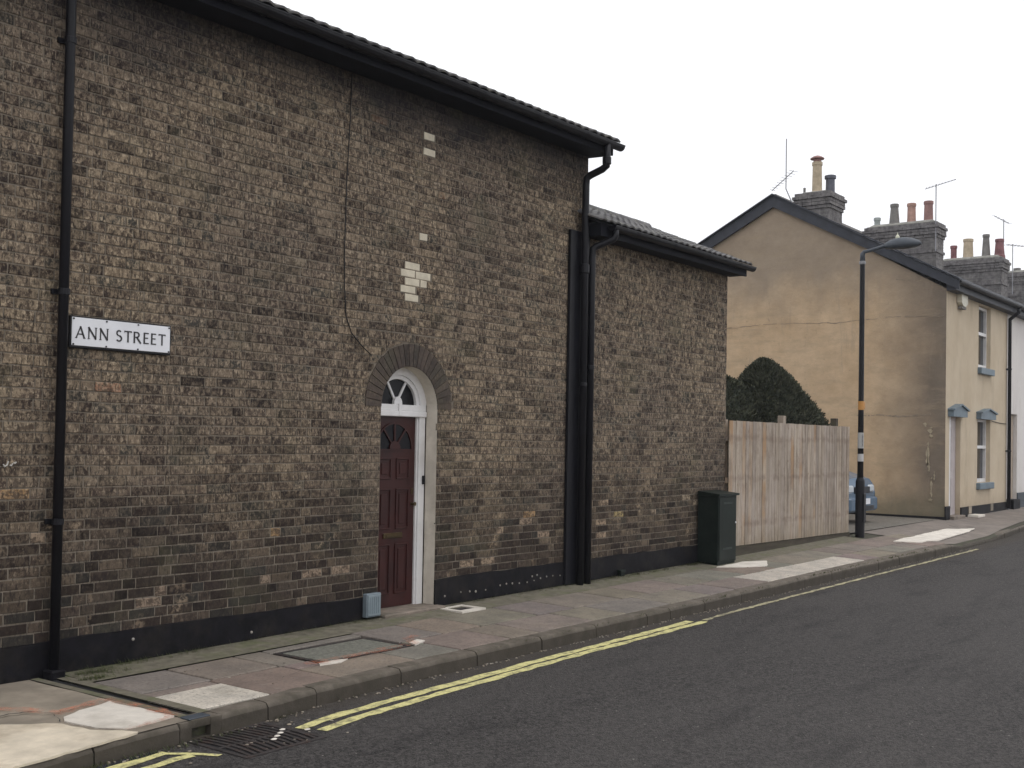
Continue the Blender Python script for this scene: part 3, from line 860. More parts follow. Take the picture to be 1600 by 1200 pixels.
for q in ((9.93, .205), (10.02, .212), (5.0, .165), (6.1, .08)): inst('drill_plug', pmesh, wall, (q[0], -.024, q[1]), rot=(math.pi/2, 0, 0))
# arch ring bricks
NA = 25
for i in range(NA):
    k_ = U(.9, 1.15)
    a0, a1 = math.pi*i/NA, math.pi*(i+1)/NA; g = .008
    ri, ro = RI+.003, RO-.004+U(-.004, .004); pr = .006+U(0, .004)
    def P(r, a, gg, yy): return (CX+r*math.cos(a)+gg*math.sin(a), yy, CZ+r*math.sin(a)-gg*math.cos(a))
    g0, g1 = -g/2, g/2
    f = [P(ri, a0, g0, -pr), P(ro, a0, g0, -pr), P(ro, a1, g1, -pr), P(ri, a1, g1, -pr)]
    mb = MB().prism([f[0], f[1], f[2], f[3]], (0, .06 if False else .02, 0))
    c = random.choice([(.058,.050,.047),(.066,.056,.052),(.074,.061,.056),(.054,.049,.046),(.082,.069,.062)])
    part('arch_brick', mb, M_brick_a, wall, color=tuple(q*k_*1.1 for q in c))
# painted reveal of the doorway (right jamb, left jamb, arch soffit)
YD = .135
mb = MB(); n = 24
zb0 = .04
mb.quad((DR, -.004, zb0), (DR, YD, zb0), (DR, YD, CZ), (DR, -.004, CZ))
mb.quad((DL, YD, zb0), (DL, -.0, zb0), (DL, -.0, CZ), (DL, YD, CZ))
for i in range(n):
    a, b = math.pi*i/n, math.pi*(i+1)/n
    p = lambda t, y: (CX+RI*math.cos(t), y, CZ+RI*math.sin(t))
    mb.quad(p(a, -.002), p(a, YD), p(b, YD), p(b, -.002))
part('door_reveal', mb, M_cream, wall)
part('door_step', MB().box(DL-.02, DR+.04, -.13, .4, -.05, .066, .012), M_stone, wall)
# door frame, fanlight, leaf
df = part('door_frame', MB().box(DR-.012-.085, DR-.012, YD, YD+.09, .062, 1.875, .004).box(DL+.005, DL+.07, YD, YD+.09, .062, 1.875, .004)
          .box(DL+.003, DR-.010, YD-.018, YD+.09, 1.862, 1.915, .006).box(DL+.003, DR-.010, YD-.006, YD+.09, 1.915, 1.975, .004).box(DR-.115, DR-.098, YD+.02, YD+.09, .062, 1.86), M_white, house)
mb = MB(); n = 28; Zf = 1.975
for (r0, r1, ya, yb) in ((.30, .385, YD, YD+.09), (.262, .302, YD+.02, YD+.09)):
    for i in range(n):
        a, b = math.pi*i/n, math.pi*(i+1)/n
        def p(r, t, y): return (CX+r*math.cos(t), y, CZ+.035+(r-.02)*math.sin(t) if r < .4 else 0)
        q = [p(r0, a, ya), p(r1, a, ya), p(r1, b, ya), p(r0, b, ya)]
        mb.quad(*q); mb.quad(p(r0, a, ya), p(r0, b, ya), p(r0, b, yb), p(r0, a, yb))
fl = part('fanlight', mb, M_white, house)
gp = [(CX+.29*math.cos(math.pi*i/20), YD+.05, CZ+.035+.275*math.sin(math.pi*i/20)) for i in range(21)]
part('fanlight_glass', MB().poly(gp), M_glass, fl)
for an in (58, 122):
    a = math.radians(an); d = Vector((math.cos(a), 0, math.sin(a))); p0 = Vector((CX-.0, YD+.035, 1.985))
    nrm = Vector((-d.z, 0, d.x))*.011
    q0, q1 = p0, p0+d*.285
    part('glazing_bar', MB().prism([q0-nrm, q1-nrm, q1+nrm, q0+nrm], (0, .015, 0)), M_white, fl)
mb = MB()
hp = [(CX+.055*math.cos(math.pi*i/10), YD+.012, 1.99+.06*math.sin(math.pi*i/10)) for i in range(11)]
mb.prism(hp+[(CX-.055, YD+.012, 1.975), (CX+.055, YD+.012, 1.975)], (0, .03, 0)); mb.box(CX-.022, CX+.022, YD-.022, YD+.0, 1.87, 1.985, .003)
part('fanlight_hub', mb, M_white, fl)

LX0, LX1, LY = DL+.07, DR-.112, YD+.04
door = part('door', MB().box(LX0, LX1, LY, LY+.045, .07, 1.862), M_maroon, house)
LW = LX1-LX0; lc = (LX0+LX1)/2
def molding(x0, x1, z0, z1, dep=.012, w=.014):
    m = MB()
    y = LY
    m.box(x0, x1, y-dep, y-.0005, z0, z0+w, .003); m.box(x0, x1, y-dep, y-.0005, z1-w, z1, .003)
    m.box(x0, x0+w, y-dep, y-.0005, z0+w+.0005, z1-w-.0005, .003); m.box(x1-w, x1, y-dep, y-.0005, z0+w+.0005, z1-w-.0005, .003)
    m.box(x0+.045, x1-.045, y-.008, y-.0005, z0+.045, z1-.045, .005)
    part('door_panel', m, M_maroon, door)
for (z0, z1) in ((.20, .72), (.86, 1.16), (1.24, 1.47)) :
    pass
for (z0, z1) in ((.19, .66), (.80, 1.18), (1.27, 1.47)):
    molding(LX0+.085, lc-.035, z0, z1); molding(lc+.035, LX1-.085, z0, z1)
# sunburst glass in the door leaf
gp = [(lc+.235*math.cos(math.pi*i/16), LY-.0015, 1.555+.235*math.sin(math.pi*i/16)) for i in range(17)]
part('door_glass', MB().poly(gp), glass("dark_door_glass", (.004, .004, .007), .35), door)
mb = MB(); n = 16
for i in range(n):
    a, b = math.pi*i/n, math.pi*(i+1)/n
    p = lambda r, t: (lc+r*math.cos(t), LY-.012, 1.555+r*math.sin(t))
    mb.prism([p(.235, a), p(.25, a), p(.25, b), p(.235, b)], (0, .0115, 0))
mb.box(lc-.25, lc+.25, LY-.012, LY-.0005, 1.538, 1.553)
part('glass_bead', mb, M_maroon, door)
for an in (50, 90, 130):
    a = math.radians(an); d = Vector((math.cos(a), 0, math.sin(a))); p0 = Vector((lc, LY-.014, 1.56)); nr = Vector((-d.z, 0, d.x))*.009
    part('sunburst_bar', MB().prism([p0-nr, p0+d*.235-nr, p0+d*.235+nr, p0+nr], (0, .012, 0)), M_maroon, door)
hp = [(lc+.075*math.cos(math.pi*i/10), LY-.018, 1.555+.075*math.sin(math.pi*i/10)) for i in range(11)]
part('sunburst_hub', MB().prism(hp, (0, .016, 0)), M_maroon, door)
part('letter_plate', MB().box(lc-.13, lc+.13, LY-.014, LY-.0005, .715, .765, .004).box(lc-.10, lc+.10, LY-.02, LY-.014, .727, .753, .003), M_brass, door)
hz = 1.03
part('door_knob', MB().tube([(LX1-.035, LY-.001, hz), (LX1-.035, LY-.03, hz), (LX1-.035, LY-.045, hz)], [.016, .012, .02], 10), M_brass, door)
part('keyhole_plate', MB().box(LX1-.050, LX1-.020, LY-.006, LY-.0005, hz+.09, hz+.15, .002), M_brass, door)
part('door_bell', MB().box(DR-.052, DR-.022, YD-.018, YD-.0005, 1.215, 1.30, .004).lathe((DR-.037, YD-.02, 1.24), [(.008, 0), (.008, .01)], 8), M_postblack, df)

# ---------------- eaves, gutter, roof
def tile_mesh(w=.30, L=.37, th=.018, rise=.019, n=16):
    mb = MB(); top = []; 
    for i in range(n+1):
        x = w*i/n; ph = (i % (n//2))/(n/2) if i < n else 1
        h = rise*(.5-.5*math.cos(2*math.pi*((x/w*2) % 1 if i < n else 1)))**.7
        top.append((x, h))
    for (x0, h0), (x1, h1) in zip(top, top[1:]):
        mb.quad((x0, 0, h0+th), (x1, 0, h1+th), (x1, L, h1+th), (x0, L, h0+th))
        mb.quad((x0, 0, h0), (x0, L, h0), (x1, L, h1), (x1, 0, h1))
        mb.quad((x0, 0, h0), (x1, 0, h1), (x1, 0, h1+th), (x0, 0, h0+th))
    mb.quad((0, L, top[0][1]), (0, 0, top[0][1]), (0, 0, top[0][1]+th), (0, L, top[0][1]+th))
    mb.quad((w, 0, top[-1][1]), (w, L, top[-1][1]), (w, L, top[-1][1]+th), (w, 0, top[-1][1]+th))
    return mesh('roof_tile', mb, M_tile, origin=(0, 0, 0))[0]
TM = tile_mesh()
def roof_tiles(parent, x0, x1, ye, ze, pitch, ncourse, gauge=.31):
    t = math.radians(pitch)
    for k in range(ncourse):
        for i in range(int((x1-x0)/.30+.5)):
            x = x1-.30*(i+1)
            o = inst('roof_tile', TM, parent, (x+U(-.002, .002), ye+k*gauge*math.cos(t)+U(-.006, .006), ze+k*gauge*math.sin(t)+.018*0), rot=(t-.035+U(-.006, .006), U(-.004, .004), U(-.006, .006)))
def gutter(parent, x0, x1, y, z, r=.058, name='gutter'):
    mb = MB(); n = 8; P0 = []; P1 = []
    for k, (rr, s) in enumerate(((r, 1), (r-.006, -1))):
        pr = [(y-rr*math.cos(math.pi*i/n), z-rr*math.sin(math.pi*i/n)) for i in range(n+1)]
        for (a, b), (c, d) in zip(pr, pr[1:]):
            q = [(x0, a, b), (x0, c, d), (x1, c, d), (x1, a, b)]
            if s < 0: q.reverse()
            mb.quad(*q)
    for xx in (x0, x1):
        mb.poly([(xx, y-r*math.cos(math.pi*i/n), z-r*math.sin(math.pi*i/n)) for i in range(n+1)])
    mb.box(x0, x1, y-r-.004, y-r+.004, z-.004, z+.006); mb.box(x0, x1, y+r-.004, y+r+.003, z-.004, z+.006)
    x = x0+.5
    while x < x1-.1:
        b = [(x, y-(r+.006)*math.cos(math.pi*i/n), z-(r+.006)*math.sin(math.pi*i/n)) for i in range(n+1)]
        for p, q in zip(b, b[1:]): mb.quad(p, q, (q[0]+.03, q[1], q[2]), (p[0]+.03, p[1], p[2]))
        x += .9
    return part(name, mb, M_blackplastic, parent)
part('soffit', MB().box(X0, 10.98, -.275, .01, 4.925, 4.955), M_soffit, house)
part('fascia', MB().box(X0, 10.98, -.30, -.275, 4.912, 5.04), M_soffit, house)
gutter(house, X0, 11.06, -.355, 5.022, .056)
roof = part('roof', MB().prism([(X0, -.28, 5.03), (10.97, -.28, 5.03), (10.97, 5.0, 5.03+5.28*math.tan(math.radians(25))), (X0, 5.0, 5.03+5.28*math.tan(math.radians(25)))], (0, 0, .03)), M_slate, house)
part('rear_slope', MB().prism([(X0, 5.0, 7.54), (11.0, 5.0, 7.54), (11.0, 10.2, 5.1), (X0, 10.2, 5.1)], (0, 0, .03)), M_slate, roof)
part('gable_infill', MB().prism([(10.92, 0, 4.95), (10.92, 8, 4.95), (10.92, 8, 6.1), (10.92, 5, 7.5), (10.92, .02, 5.18)], (-.2, 0, 0)), M_mortar, roof)
roof_tiles(roof, 1.9, 11.0, -.372, 5.052, 24.6, 3)
part('verge_board', MB().prism([(10.965, -.29, 4.915), (10.965, .05, 4.93), (10.965, 5.0, 7.36), (10.965, 5.0, 7.49), (10.965, -.29, 5.05)], (.03, 0, 0)), M_soffit, roof)
# the old eaves sag a little towards the left
def sag(o):
    if o.data and o.name.startswith('roof_tile'): o.location.z -= .010*(11-WP[o.name].x); return
    if not o.data: return
    wx = WP[o.name].x
    for v in o.data.vertices: v.co.z -= .010*(11-(v.co.x+wx))
for o in list(house.children)+list(roof.children):
    if o.name.split('.')[0] in ('soffit', 'fascia', 'gutter', 'roof', 'rear_slope', 'roof_tile'): sag(o)
# left downpipe
def downpipe(parent, pts, r=.034, clips=(), shoe=False):
    mb = MB().tube(pts, r, 12)
    o = part('downpipe', mb, M_blackplastic, parent, smooth=True)
    for z in clips:
        x, y = pts[-1][0], pts[-1][1]
        part('pipe_bracket', MB().box(x-r-.03, x+r+.03, -.02, -.004, z-.018, z+.018).lathe((x, y, z-.022), [(r+.002, 0), (r+.006, .002), (r+.006, .042), (r+.002, .044)], 14), M_blackplastic, o)
    return o
downpipe(house, [(4.35, -.34, 4.97), (4.35, -.34, 4.88), (4.35, -.075, 4.78), (4.35, -.065, 4.70), (4.352, -.065, .0)], .034, (4.35, 2.62, 1.05))
part('pipe_shoe', MB().box(4.295, 4.405, -.13, -.015, -.02, .05, .01), M_blackpaint, house)
# right corner: cover board and downpipes
part('cover_board', MB().box(10.535, 10.925, -.045, -.008, .0, 4.03, .004), M_blackplastic, house)
downpipe(house, [(10.755, -.36, 5.02), (10.755, -.36, 4.80), (10.757, -.355, 4.745), (10.755, -.30, 4.71), (10.745, -.15, 4.66), (10.74, -.105, 4.63), (10.735, -.10, 4.55), (10.735, -.10, .03)], .041, (2.3,))
part('pipe_socket', MB().lathe((10.755, -.36, 4.76), [(.046, 0), (.050, .004), (.050, .075), (.046, .08)], 14), M_blackplastic, house)
part('pipe_socket', MB().lathe((10.735, -.10, 3.55), [(.046, 0), (.054, .004), (.054, .10), (.046, .105)], 14), M_blackplastic, house)
part('cable', MB().tube([(7.10, -.02, 4.93), (7.09, -.014, 4.44), (7.065, -.014, 3.9), (7.055, -.014, 3.3), (7.065, -.014, 2.97), (7.09, -.014, 2.72), (7.16, -.014, 2.58), (7.30, -.014, 2.47), (7.42, -.014, 2.40)], .0045, 6), M_blackplastic, house, smooth=True)

M_chalk = plain("chalk", (.55, .53, .50), .95, .3)
for pts_ in (((3.985, 1.44), (3.995, 1.425), (4.01, 1.435), (4.02, 1.46)), ((4.03, 1.435), (4.04, 1.43), (4.05, 1.445)), ((4.055, 1.45), (4.065, 1.445), (4.075, 1.455))):
    part('chalk_mark', MB().tube([(x_, -.006, z_) for x_, z_ in pts_], .0055, 5), M_chalk, wall)
# sign, meter box
sg = thing('street_sign', 'white street nameplate reading ANN STREET in black letters with a black border', 'street sign', (4.84, -.02, 2.26))
SX0, SX1, SZ0, SZ1 = 4.437, 5.245, 2.262, 2.458
part('backing_board', MB().box(SX0-.012, SX1+.012, -.030, -.008, SZ0-.016, SZ1+.010, .003), M_postblack, sg)
part('name_plate', MB().box(SX0, SX1, -.036, -.0305, SZ0, SZ1, .002), M_sign, sg)
for x_ in (SX0+.012, SX0+.27, SX0+.53, SX1-.012):
    for z_ in (SZ0+.008, SZ1-.010):
        part('fixing_bolt', MB().tube([(x_, -.0365, z_), (x_, -.041, z_)], .0065, 8), M_postblack, sg)
CAPZ, CAPH = 2.314, .083
def stroke(mb, p, q, w0, w1=None, ends=(0, 0)):
    """tapered stroke in letter space (x, z)"""
    w1 = w0 if w1 is None else w1
    p, q = Vector((p[0], 0, p[1])), Vector((q[0], 0, q[1])); d = (q-p).normalized(); n = Vector((-d.z, 0, d.x))
    mb.prism([p-n*w0/2, q-n*w1/2, q+n*w1/2, p+n*w0/2], (0, .0025, 0))
def arc(mb, c, rx, rz, a0, a1, w, n=12, wf=None):
    pr = []
    for i in range(n+1):
        a = math.radians(a0+(a1-a0)*i/n); k = w*(wf(i/n) if wf else 1)/2
        pr.append((Vector((c[0]+(rx+k)*math.cos(a), 0, c[1]+(rz+k)*math.sin(a))), Vector((c[0]+(rx-k)*math.cos(a), 0, c[1]+(rz-k)*math.sin(a)))))
    for (o0, i0), (o1, i1) in zip(pr, pr[1:]): mb.prism([i0, o0, o1, i1], (0, .0025, 0))
def letter(ch, x, w):
    mb = MB(); T, t = .0125, .0085
    H = CAPH
    if ch == 'A':
        stroke(mb, (.004, 0), (w*.52, H), t, t*.9); stroke(mb, (w*.48, H), (w-.005, 0), T, T); stroke(mb, (w*.22, H*.34), (w*.78, H*.34), t*.9)
        stroke(mb, (-.004, .002), (.013, .002), .004); stroke(mb, (w-.014, .002), (w+.004, .002), .004)
    if ch == 'N':
        stroke(mb, (.008, 0), (.008, H), t); stroke(mb, (.004, H), (w-.006, .0), T*1.05, T); stroke(mb, (w-.007, .0), (w-.007, H), t)
        stroke(mb, (-.001, .002), (.017, .002), .004); stroke(mb, (w-.016, H-.002), (w+.002, H-.002), .004)
    if ch == 'T':
        stroke(mb, (0, H-.0045), (w, H-.0045), .009); stroke(mb, (w/2, 0), (w/2, H-.009), T*.95)
        stroke(mb, (.002, H-.012), (.002, H-.001), .004); stroke(mb, (w-.002, H-.012), (w-.002, H-.001), .004)
    if ch == 'E':
        stroke(mb, (.006, 0), (.006, H), T); 
        for z_, k in ((.0045, 1.), (H*.52, .86), (H-.0045, .96)): stroke(mb, (.012, z_), (w*k, z_), .0085)
    if ch == 'R':
        stroke(mb, (.006, 0), (.006, H), T); c = (w*.40, H*.735)
        arc(mb, c, w*.32, H*.215, -90, 90, .011, wf=lambda q: .8+.35*math.sin(q*math.pi))
        stroke(mb, (.010, H*.95), (c[0], H*.95), .0088); stroke(mb, (.010, H*.52), (c[0], H*.52), .0088); stroke(mb, (w*.42, H*.52), (w-.001, 0), T, T*1.05)
    if ch == 'S':
        r = w*.42; c1 = (w*.5, H*.735); c2 = (w*.5, H*.275)
        arc(mb, c1, r*.86, H*.215, 35, 265, .0105, wf=lambda q: .8+.3*math.sin(q*math.pi)); arc(mb, c2, r, H*.225, 85, -150, .0115, wf=lambda q: 1.15-.3*q)
    mb.v = [(a+x, b-.0389, c+CAPZ) for a, b, c in mb.v]
    part('letter', mb, M_letter, sg)
for ch, x, w in (('A', 4.466, .073), ('N', 4.560, .070), ('N', 4.652, .070), ('S', 4.785, .048), ('T', 4.852, .062), ('R', 4.930, .062), ('E', 5.014, .044), ('E', 5.078, .044), ('T', 5.143, .060)):
    letter(ch, x, w)
mtr = thing('meter_box', 'small grey-blue utility box low on the wall left of the maroon door', 'utility box', (7.46, -.05, .07))
part('box_body', MB().box(7.36, 7.545, -.075, -.02, .055, .265, .006), plain("grey_blue_plastic", (.17, .21, .24), .5, .15), mtr)
part('box_lid', MB().box(7.372, 7.533, -.083, -.0755, .068, .253, .003), plain("grey_blue_lid", (.22, .27, .30), .45, .15), mtr)
mb = MB()
for i in range(5): mb.box(7.392+i*.027, 7.402+i*.027, -.087, -.0835, .09, .235)
part('box_rib', mb, plain("grey_blue_rib", (.20, .25, .28), .5, .1), mtr)

# ---------------- lower extension
ext = thing('brick_extension', 'lower brown brick wing with black gutter and grey tiled roof beside the tall house', 'building', (12.7, 0, 0))
EX0, EX1, EY, EH = 10.94, 14.54, .02, 4.02
mb = MB()
mb.quad((EX0, EY+.002, -.3), (EX1, EY+.002, -.3), (EX1, EY+.002, EH), (EX0, EY+.002, EH)); mb.quad((EX1, EY+.002, -.3), (EX1, 2.9, -.3), (EX1, 2.9, EH), (EX1, EY+.002, EH)); mb.quad((EX1, 2.9, -.3), (EX0, 2.9, -.3), (EX0, 2.9, EH), (EX1, 2.9, EH))
mb.poly([(EX1, EY, EH), (EX1, 2.9, EH), (EX1, 1.45, 4.75)])
ew = part('front_wall', mb, M_mortar, ext)
eb = [(a, b, c, d, None) for a, b, c, d in courses(EX0+.02, EX1, .305, EH, EY)]
build_bricks(eb, EY, ew, 240, [(11.4, .95, (.33,.26,.2), 'pale spalled brick'), (11.75, .80, (.4,.33,.16), 'yellowish brick'), (11.35, .72, (.33,.26,.2), 'pale spalled brick'), (13.5, .93, (.33,.28,.22), 'pale spalled brick'), (11.3, .57, (.33,.26,.2), 'pale spalled brick'), (12.55, .82, (.30,.25,.2), 'pale spalled brick'), (13.65, .86, (.33,.28,.22), 'pale spalled brick')])
plinth(ew, EX0+.02, EX1, .30, EY)
part('vent_hood', MB().box(11.68, 11.80, -.06, -.005, .10, .13, .004).prism([(11.70, -.005, .03), (11.78, -.005, .03), (11.78, -.05, .03), (11.70, -.05, .03)], (0, 0, .07)), M_green, ew)
part('soffit', MB().box(EX0, 14.60, -.215, EY, 4.0, 4.03).box(10.865, EX0, -.215, -.012, 4.0, 4.03), M_soffit, ext)
part('fascia', MB().box(10.84, 14.60, -.24, -.215, 3.988, 4.135).box(10.84, 10.865, -.215, -.012, 3.988, 4.135), M_soffit, ext)
gutter(ext, 10.98, 14.67, -.30, 4.11, .054)
er = part('roof', MB().prism([(10.84, -.22, 4.13), (14.56, -.22, 4.13), (14.62, 1.42, 4.15+1.64*math.tan(math.radians(22.6))), (10.84, 1.42, 4.13+1.64*math.tan(math.radians(22.6)))], (0, 0, .02)), M_slate, ext)
part('rear_slope', MB().prism([(EX0, 1.42, 4.81), (14.56, 1.42, 4.81), (14.56, 3.1, 4.1), (EX0, 3.1, 4.1)], (0, 0, .02)), M_slate, er)
roof_tiles(er, 10.72, 14.62, -.31, 4.135, 22.6, 6)
for i in range(9):
    x = EX0+.03+i*.41
    part('ridge_tile', MB().tube([(x, 1.42, 4.82), (x+.425, 1.42, 4.82)], [.10, .097], 12), M_tile, er, smooth=True)
part('verge_board', MB().prism([(14.56, -.23, 3.99), (14.56, .05, 4.02), (14.56, 1.42, 4.70), (14.56, 1.42, 4.82), (14.56, -.23, 4.14)], (.03, 0, 0)), M_soffit, er)
downpipe(ext, [(11.06, -.30, 4.12), (11.055, -.30, 4.01), (11.04, -.285, 3.97), (10.92, -.13, 3.88), (10.895, -.10, 3.85), (10.885, -.10, 3.75), (10.885, -.10, .04)], .041, (2.5,))

# ---------------- green cabinet
cab = thing('street_cabinet', 'dark green metal utility cabinet against the wall by the fence', 'utility cabinet', (13.97, -.16, .06))
part('plinth', MB().box(13.715, 14.225, -.295, -.015, -.02, .085, .004), M_green, cab)
cb = part('body', MB().box(13.70, 14.24, -.305, -.005, .085, .965, .006), M_green, cab)
part('lid', MB().prism([(13.675, -.335, .965), (13.675, -.335, .992), (13.675, -.02, 1.025), (13.675, .0, .965)], (.59, 0, 0)), M_green, cab)
cd = part('door', MB().box(13.725, 14.215, -.3135, -.3055, .11, .945, .003), M_green, cab)
mb = MB()
for z_ in (.875, .86, .27, .255):
    for i in range(7): mb.box(13.84+i*.038, 13.866+i*.038, -.317, -.314, z_-.004, z_+.004)
part('vent_louvre', mb, plain("worn_green", (.05, .065, .06), .6, .2), cd)
part('door_lock', MB().tube([(14.195, -.3136, .60), (14.195, -.323, .60)], .012, 10), M_sign, cd)

# ---------------- fence
fence = thing('wooden_fence', 'pale weathered close-board timber fence between brick wall and driveway', 'fence', (16.95, 0, .1))
x = 14.545; i = 0
while x < 19.10:
    w = U(.112, .128); th = .012
    zb_ = lerp_tab(x, ((14.5, .225), (19.4, .185))); zt = 1.985+U(-.003, .003)
    lean = U(-.003, .003); y = -.024+U(-.0025, .0025)
    # feather edged: thick on one side
    mb = MB().prism([(x, y-.012, zb_), (x+w, y-.008, zb_), (x+w, y+.004, zb_), (x, y+.002, zb_)], (lean, 0, zt-zb_))
    part('board', mb, M_wood, fence)
    x += w-.008; i += 1
for z_ in (.50, 1.15, 1.74): part('rail', MB().box(14.56, 19.18, -.005, .06, z_-.04, z_+.035), M_wood, fence)
for px_, h, m in ((14.65, 2.0, M_wood), (16.64, 2.105, M_wood), (18.79, 2.12, M_gravelboard)):
    part('post', MB().box(px_-.05, px_+.05, .062, .162, 0, h, .006), m, fence)
part('gravel_board', MB().prism([(14.57, -.022, -.02), (19.2, -.022, -.02), (19.2, -.022, .18), (14.57, -.022, .22)], (0, .03, 0)), M_gravelboard, fence)

# ---------------- lamp post
LXc, LYc = 19.33, -.15
lamp = thing('street_lamp', 'tall black lamp post with an oval grey lantern on a short arm', 'street lamp', (LXc, LYc, .02))
part('base', MB().lathe((LXc, LYc, .0), [(.10, 0), (.09, .03), (.078, .06), (.078, .95), (.074, 1.06), (.052, 1.12)], 16).box(LXc-.05, LXc+.05, LYc-.086, LYc-.074, .35, .85, .004), M_postblack, lamp, smooth=False)
part('pole', MB().lathe((LXc, LYc, 1.1), [(.052, 0), (.046, 1.2), (.043, 3.68), (.043, 3.72)], 14), M_postblack, lamp, smooth=True)
arm = part('arm', MB().tube([(LXc, LYc, 4.80), (LXc, LYc, 4.97), (LXc, LYc-.03, 5.01), (LXc, LYc-.12, 5.02), (LXc, LYc-.42, 5.09)], [.05, .045, .034, .03, .028], 10), M_galv, lamp, smooth=True)
part('collar', MB().lathe((LXc, LYc, 4.79), [(.05, 0), (.055, .01), (.055, .05), (.048, .06)], 12), M_metal, arm)
mb = MB(); prof = []
n = 16; L0, L1 = LYc-.38, LYc-1.0
secs = []
for i in range(n+1):
    t = i/n; y = L0+(L1-L0)*t; hh = math.sin(math.pi*min(1, t*.97+.03))**.6
    w = .02+.11*hh; top = .015+.125*hh*(1-.15*t); bot = .02+.05*hh
    zc = 5.07+.045*t*0
    ring_ = []
    for k in range(12):
        a = 2*math.pi*k/12; z_ = zc+(top*math.sin(a) if math.sin(a) > 0 else bot*math.sin(a)); ring_.append((LXc+w*math.cos(a), y, z_))
    secs.append(ring_)
b0 = len(mb.v)
for s_ in secs: mb.v += s_
for i in range(n):
    for k in range(12):
        k2 = (k+1) % 12; mb.f.append((b0+i*12+k, b0+i*12+k2, b0+(i+1)*12+k2, b0+(i+1)*12+k))
mb.f.append(tuple(b0+k for k in range(12))); mb.f.append(tuple(b0+n*12+k for k in range(11, -1, -1)))
hd = part('lantern', mb, M_galv, lamp, smooth=True)
part('diffuser', MB().lathe((LXc, LYc-.69, 5.005), [(.03, 0), (.075, .012), (.09, .035)], 12), plain("lamp_diffuser", (.3, .3, .3), .3, .05), hd)
part('photocell', MB().lathe((LXc, LYc-.60, 5.18), [(.035, 0), (.035, .035), (.026, .055), (.008, .075), (.006, .11)], 12), plain("pale_yellow_plastic", (.62, .62, .48), .4, .05), hd, smooth=False)
part('orange_marker', MB().lathe((LXc, LYc, 2.28), [(.050, 0), (.050, .15)], 14).box(LXc+.0, LXc+.085, LYc-.05, LYc-.0, 2.285, 2.43, .02), plain("orange_plastic", (.50, .24, .06), .5, .1), lamp)
part('notice_label', MB().lathe((LXc, LYc, 1.62), [(.0505, 0), (.0495, .27)], 14), plain("white_label", (.42, .42, .41), .5, .1), lamp)
mb = MB()
for i in range(9):
    aa = math.radians(215+0*i); z_ = 1.66+i*.023
    mb.box(LXc-.045, LXc-.018, LYc-.053, LYc-.042, z_, z_+.008)
part('label_print', mb, M_letter, lamp)
part('notice_label', MB().lathe((LXc, LYc, 1.395), [(.0513, 0), (.051, .13)], 14), plain("white_label_b", (.48, .48, .48), .5, .1), lamp)

# ================================================================== FAR TERRACE
def wall_holes(x0, x1, z0, z1, y0, y1, holes):
    """facade in the xz plane with rectangular openings and reveals"""
    mb = MB(); xs = sorted({x0, x1, *[h[0] for h in holes], *[h[1] for h in holes]}); zs = sorted({z0, z1, *[h[2] for h in holes], *[h[3] for h in holes]})
    for a, b in zip(xs, xs[1:]):
        for c, d in zip(zs, zs[1:]):
            mx_, mz = (a+b)/2, (c+d)/2
            if any(h[0] < mx_ < h[1] and h[2] < mz < h[3] for h in holes): continue
            mb.quad((a, y0, c), (b, y0, c), (b, y0, d), (a, y0, d))
    for h in holes:
        a, b, c, d = h
        mb.quad((a, y0, c), (a, y1, c), (a, y1, d), (a, y0, d)); mb.quad((b, y1, c), (b, y0, c), (b, y0, d), (b, y1, d))
        mb.quad((a, y1, d), (b, y1, d), (b, y0, d), (a, y0, d)); mb.quad((a, y0, c), (b, y0, c), (b, y1, c), (a, y1, c))
    return mb
def sash(parent, x0, x1, z0, z1, yr, sill=True, sillm=None, hood=False, frame_m=M_white):
    w = .065
    fr = part('window', MB().box(x0+.005, x0+w, yr-.04, yr+.04, z0+.005, z1-.005).box(x1-w, x1-.005, yr-.04, yr+.04, z0+.005, z1-.005)
              .box(x0+w, x1-w, yr-.035, yr+.035, z1-w, z1-.005).box(x0+w, x1-w, yr-.045, yr+.035, z0+.005, z0+w+.02).box(x0+w, x1-w, yr-.055, yr+.03, (z0+z1)/2+.05, (z0+z1)/2+.12), frame_m, parent)
    part('pane', MB().quad((x0+w, yr+.02, z0+w), (x1-w, yr+.02, z0+w), (x1-w, yr+.02, z1-w), (x0+w, yr+.02, z1-w)), glass("pane_glass", (.02, .022, .026), .08), fr)
    if sill: part('sill', MB().box(x0-.06, x1+.06, -.09, yr-.05, z0-.15, z0-.003, .01), sillm or M_bluepaint, fr)
    if hood:
        xa, xb = x0-.09, x1+.09; xm = (x0+x1)/2
        part('window_hood', MB().prism([(xa, -.11, z1-.01), (xb, -.11, z1-.01), (xb, -.11, z1+.12), (xm, -.11, z1+.22), (xa, -.11, z1+.12)], (0, .11, 0))
             .prism([(xa-.02, -.15, z1+.115), (xm, -.15, z1+.215), (xm, -.15, z1+.245), (xa-.02, -.15, z1+.15)], (0, .15, 0)).prism([(xm, -.15, z1+.215), (xb+.02, -.15, z1+.115), (xb+.02, -.15, z1+.15), (xm, -.15, z1+.245)], (0, .15, 0)), M_bluepaint, fr)
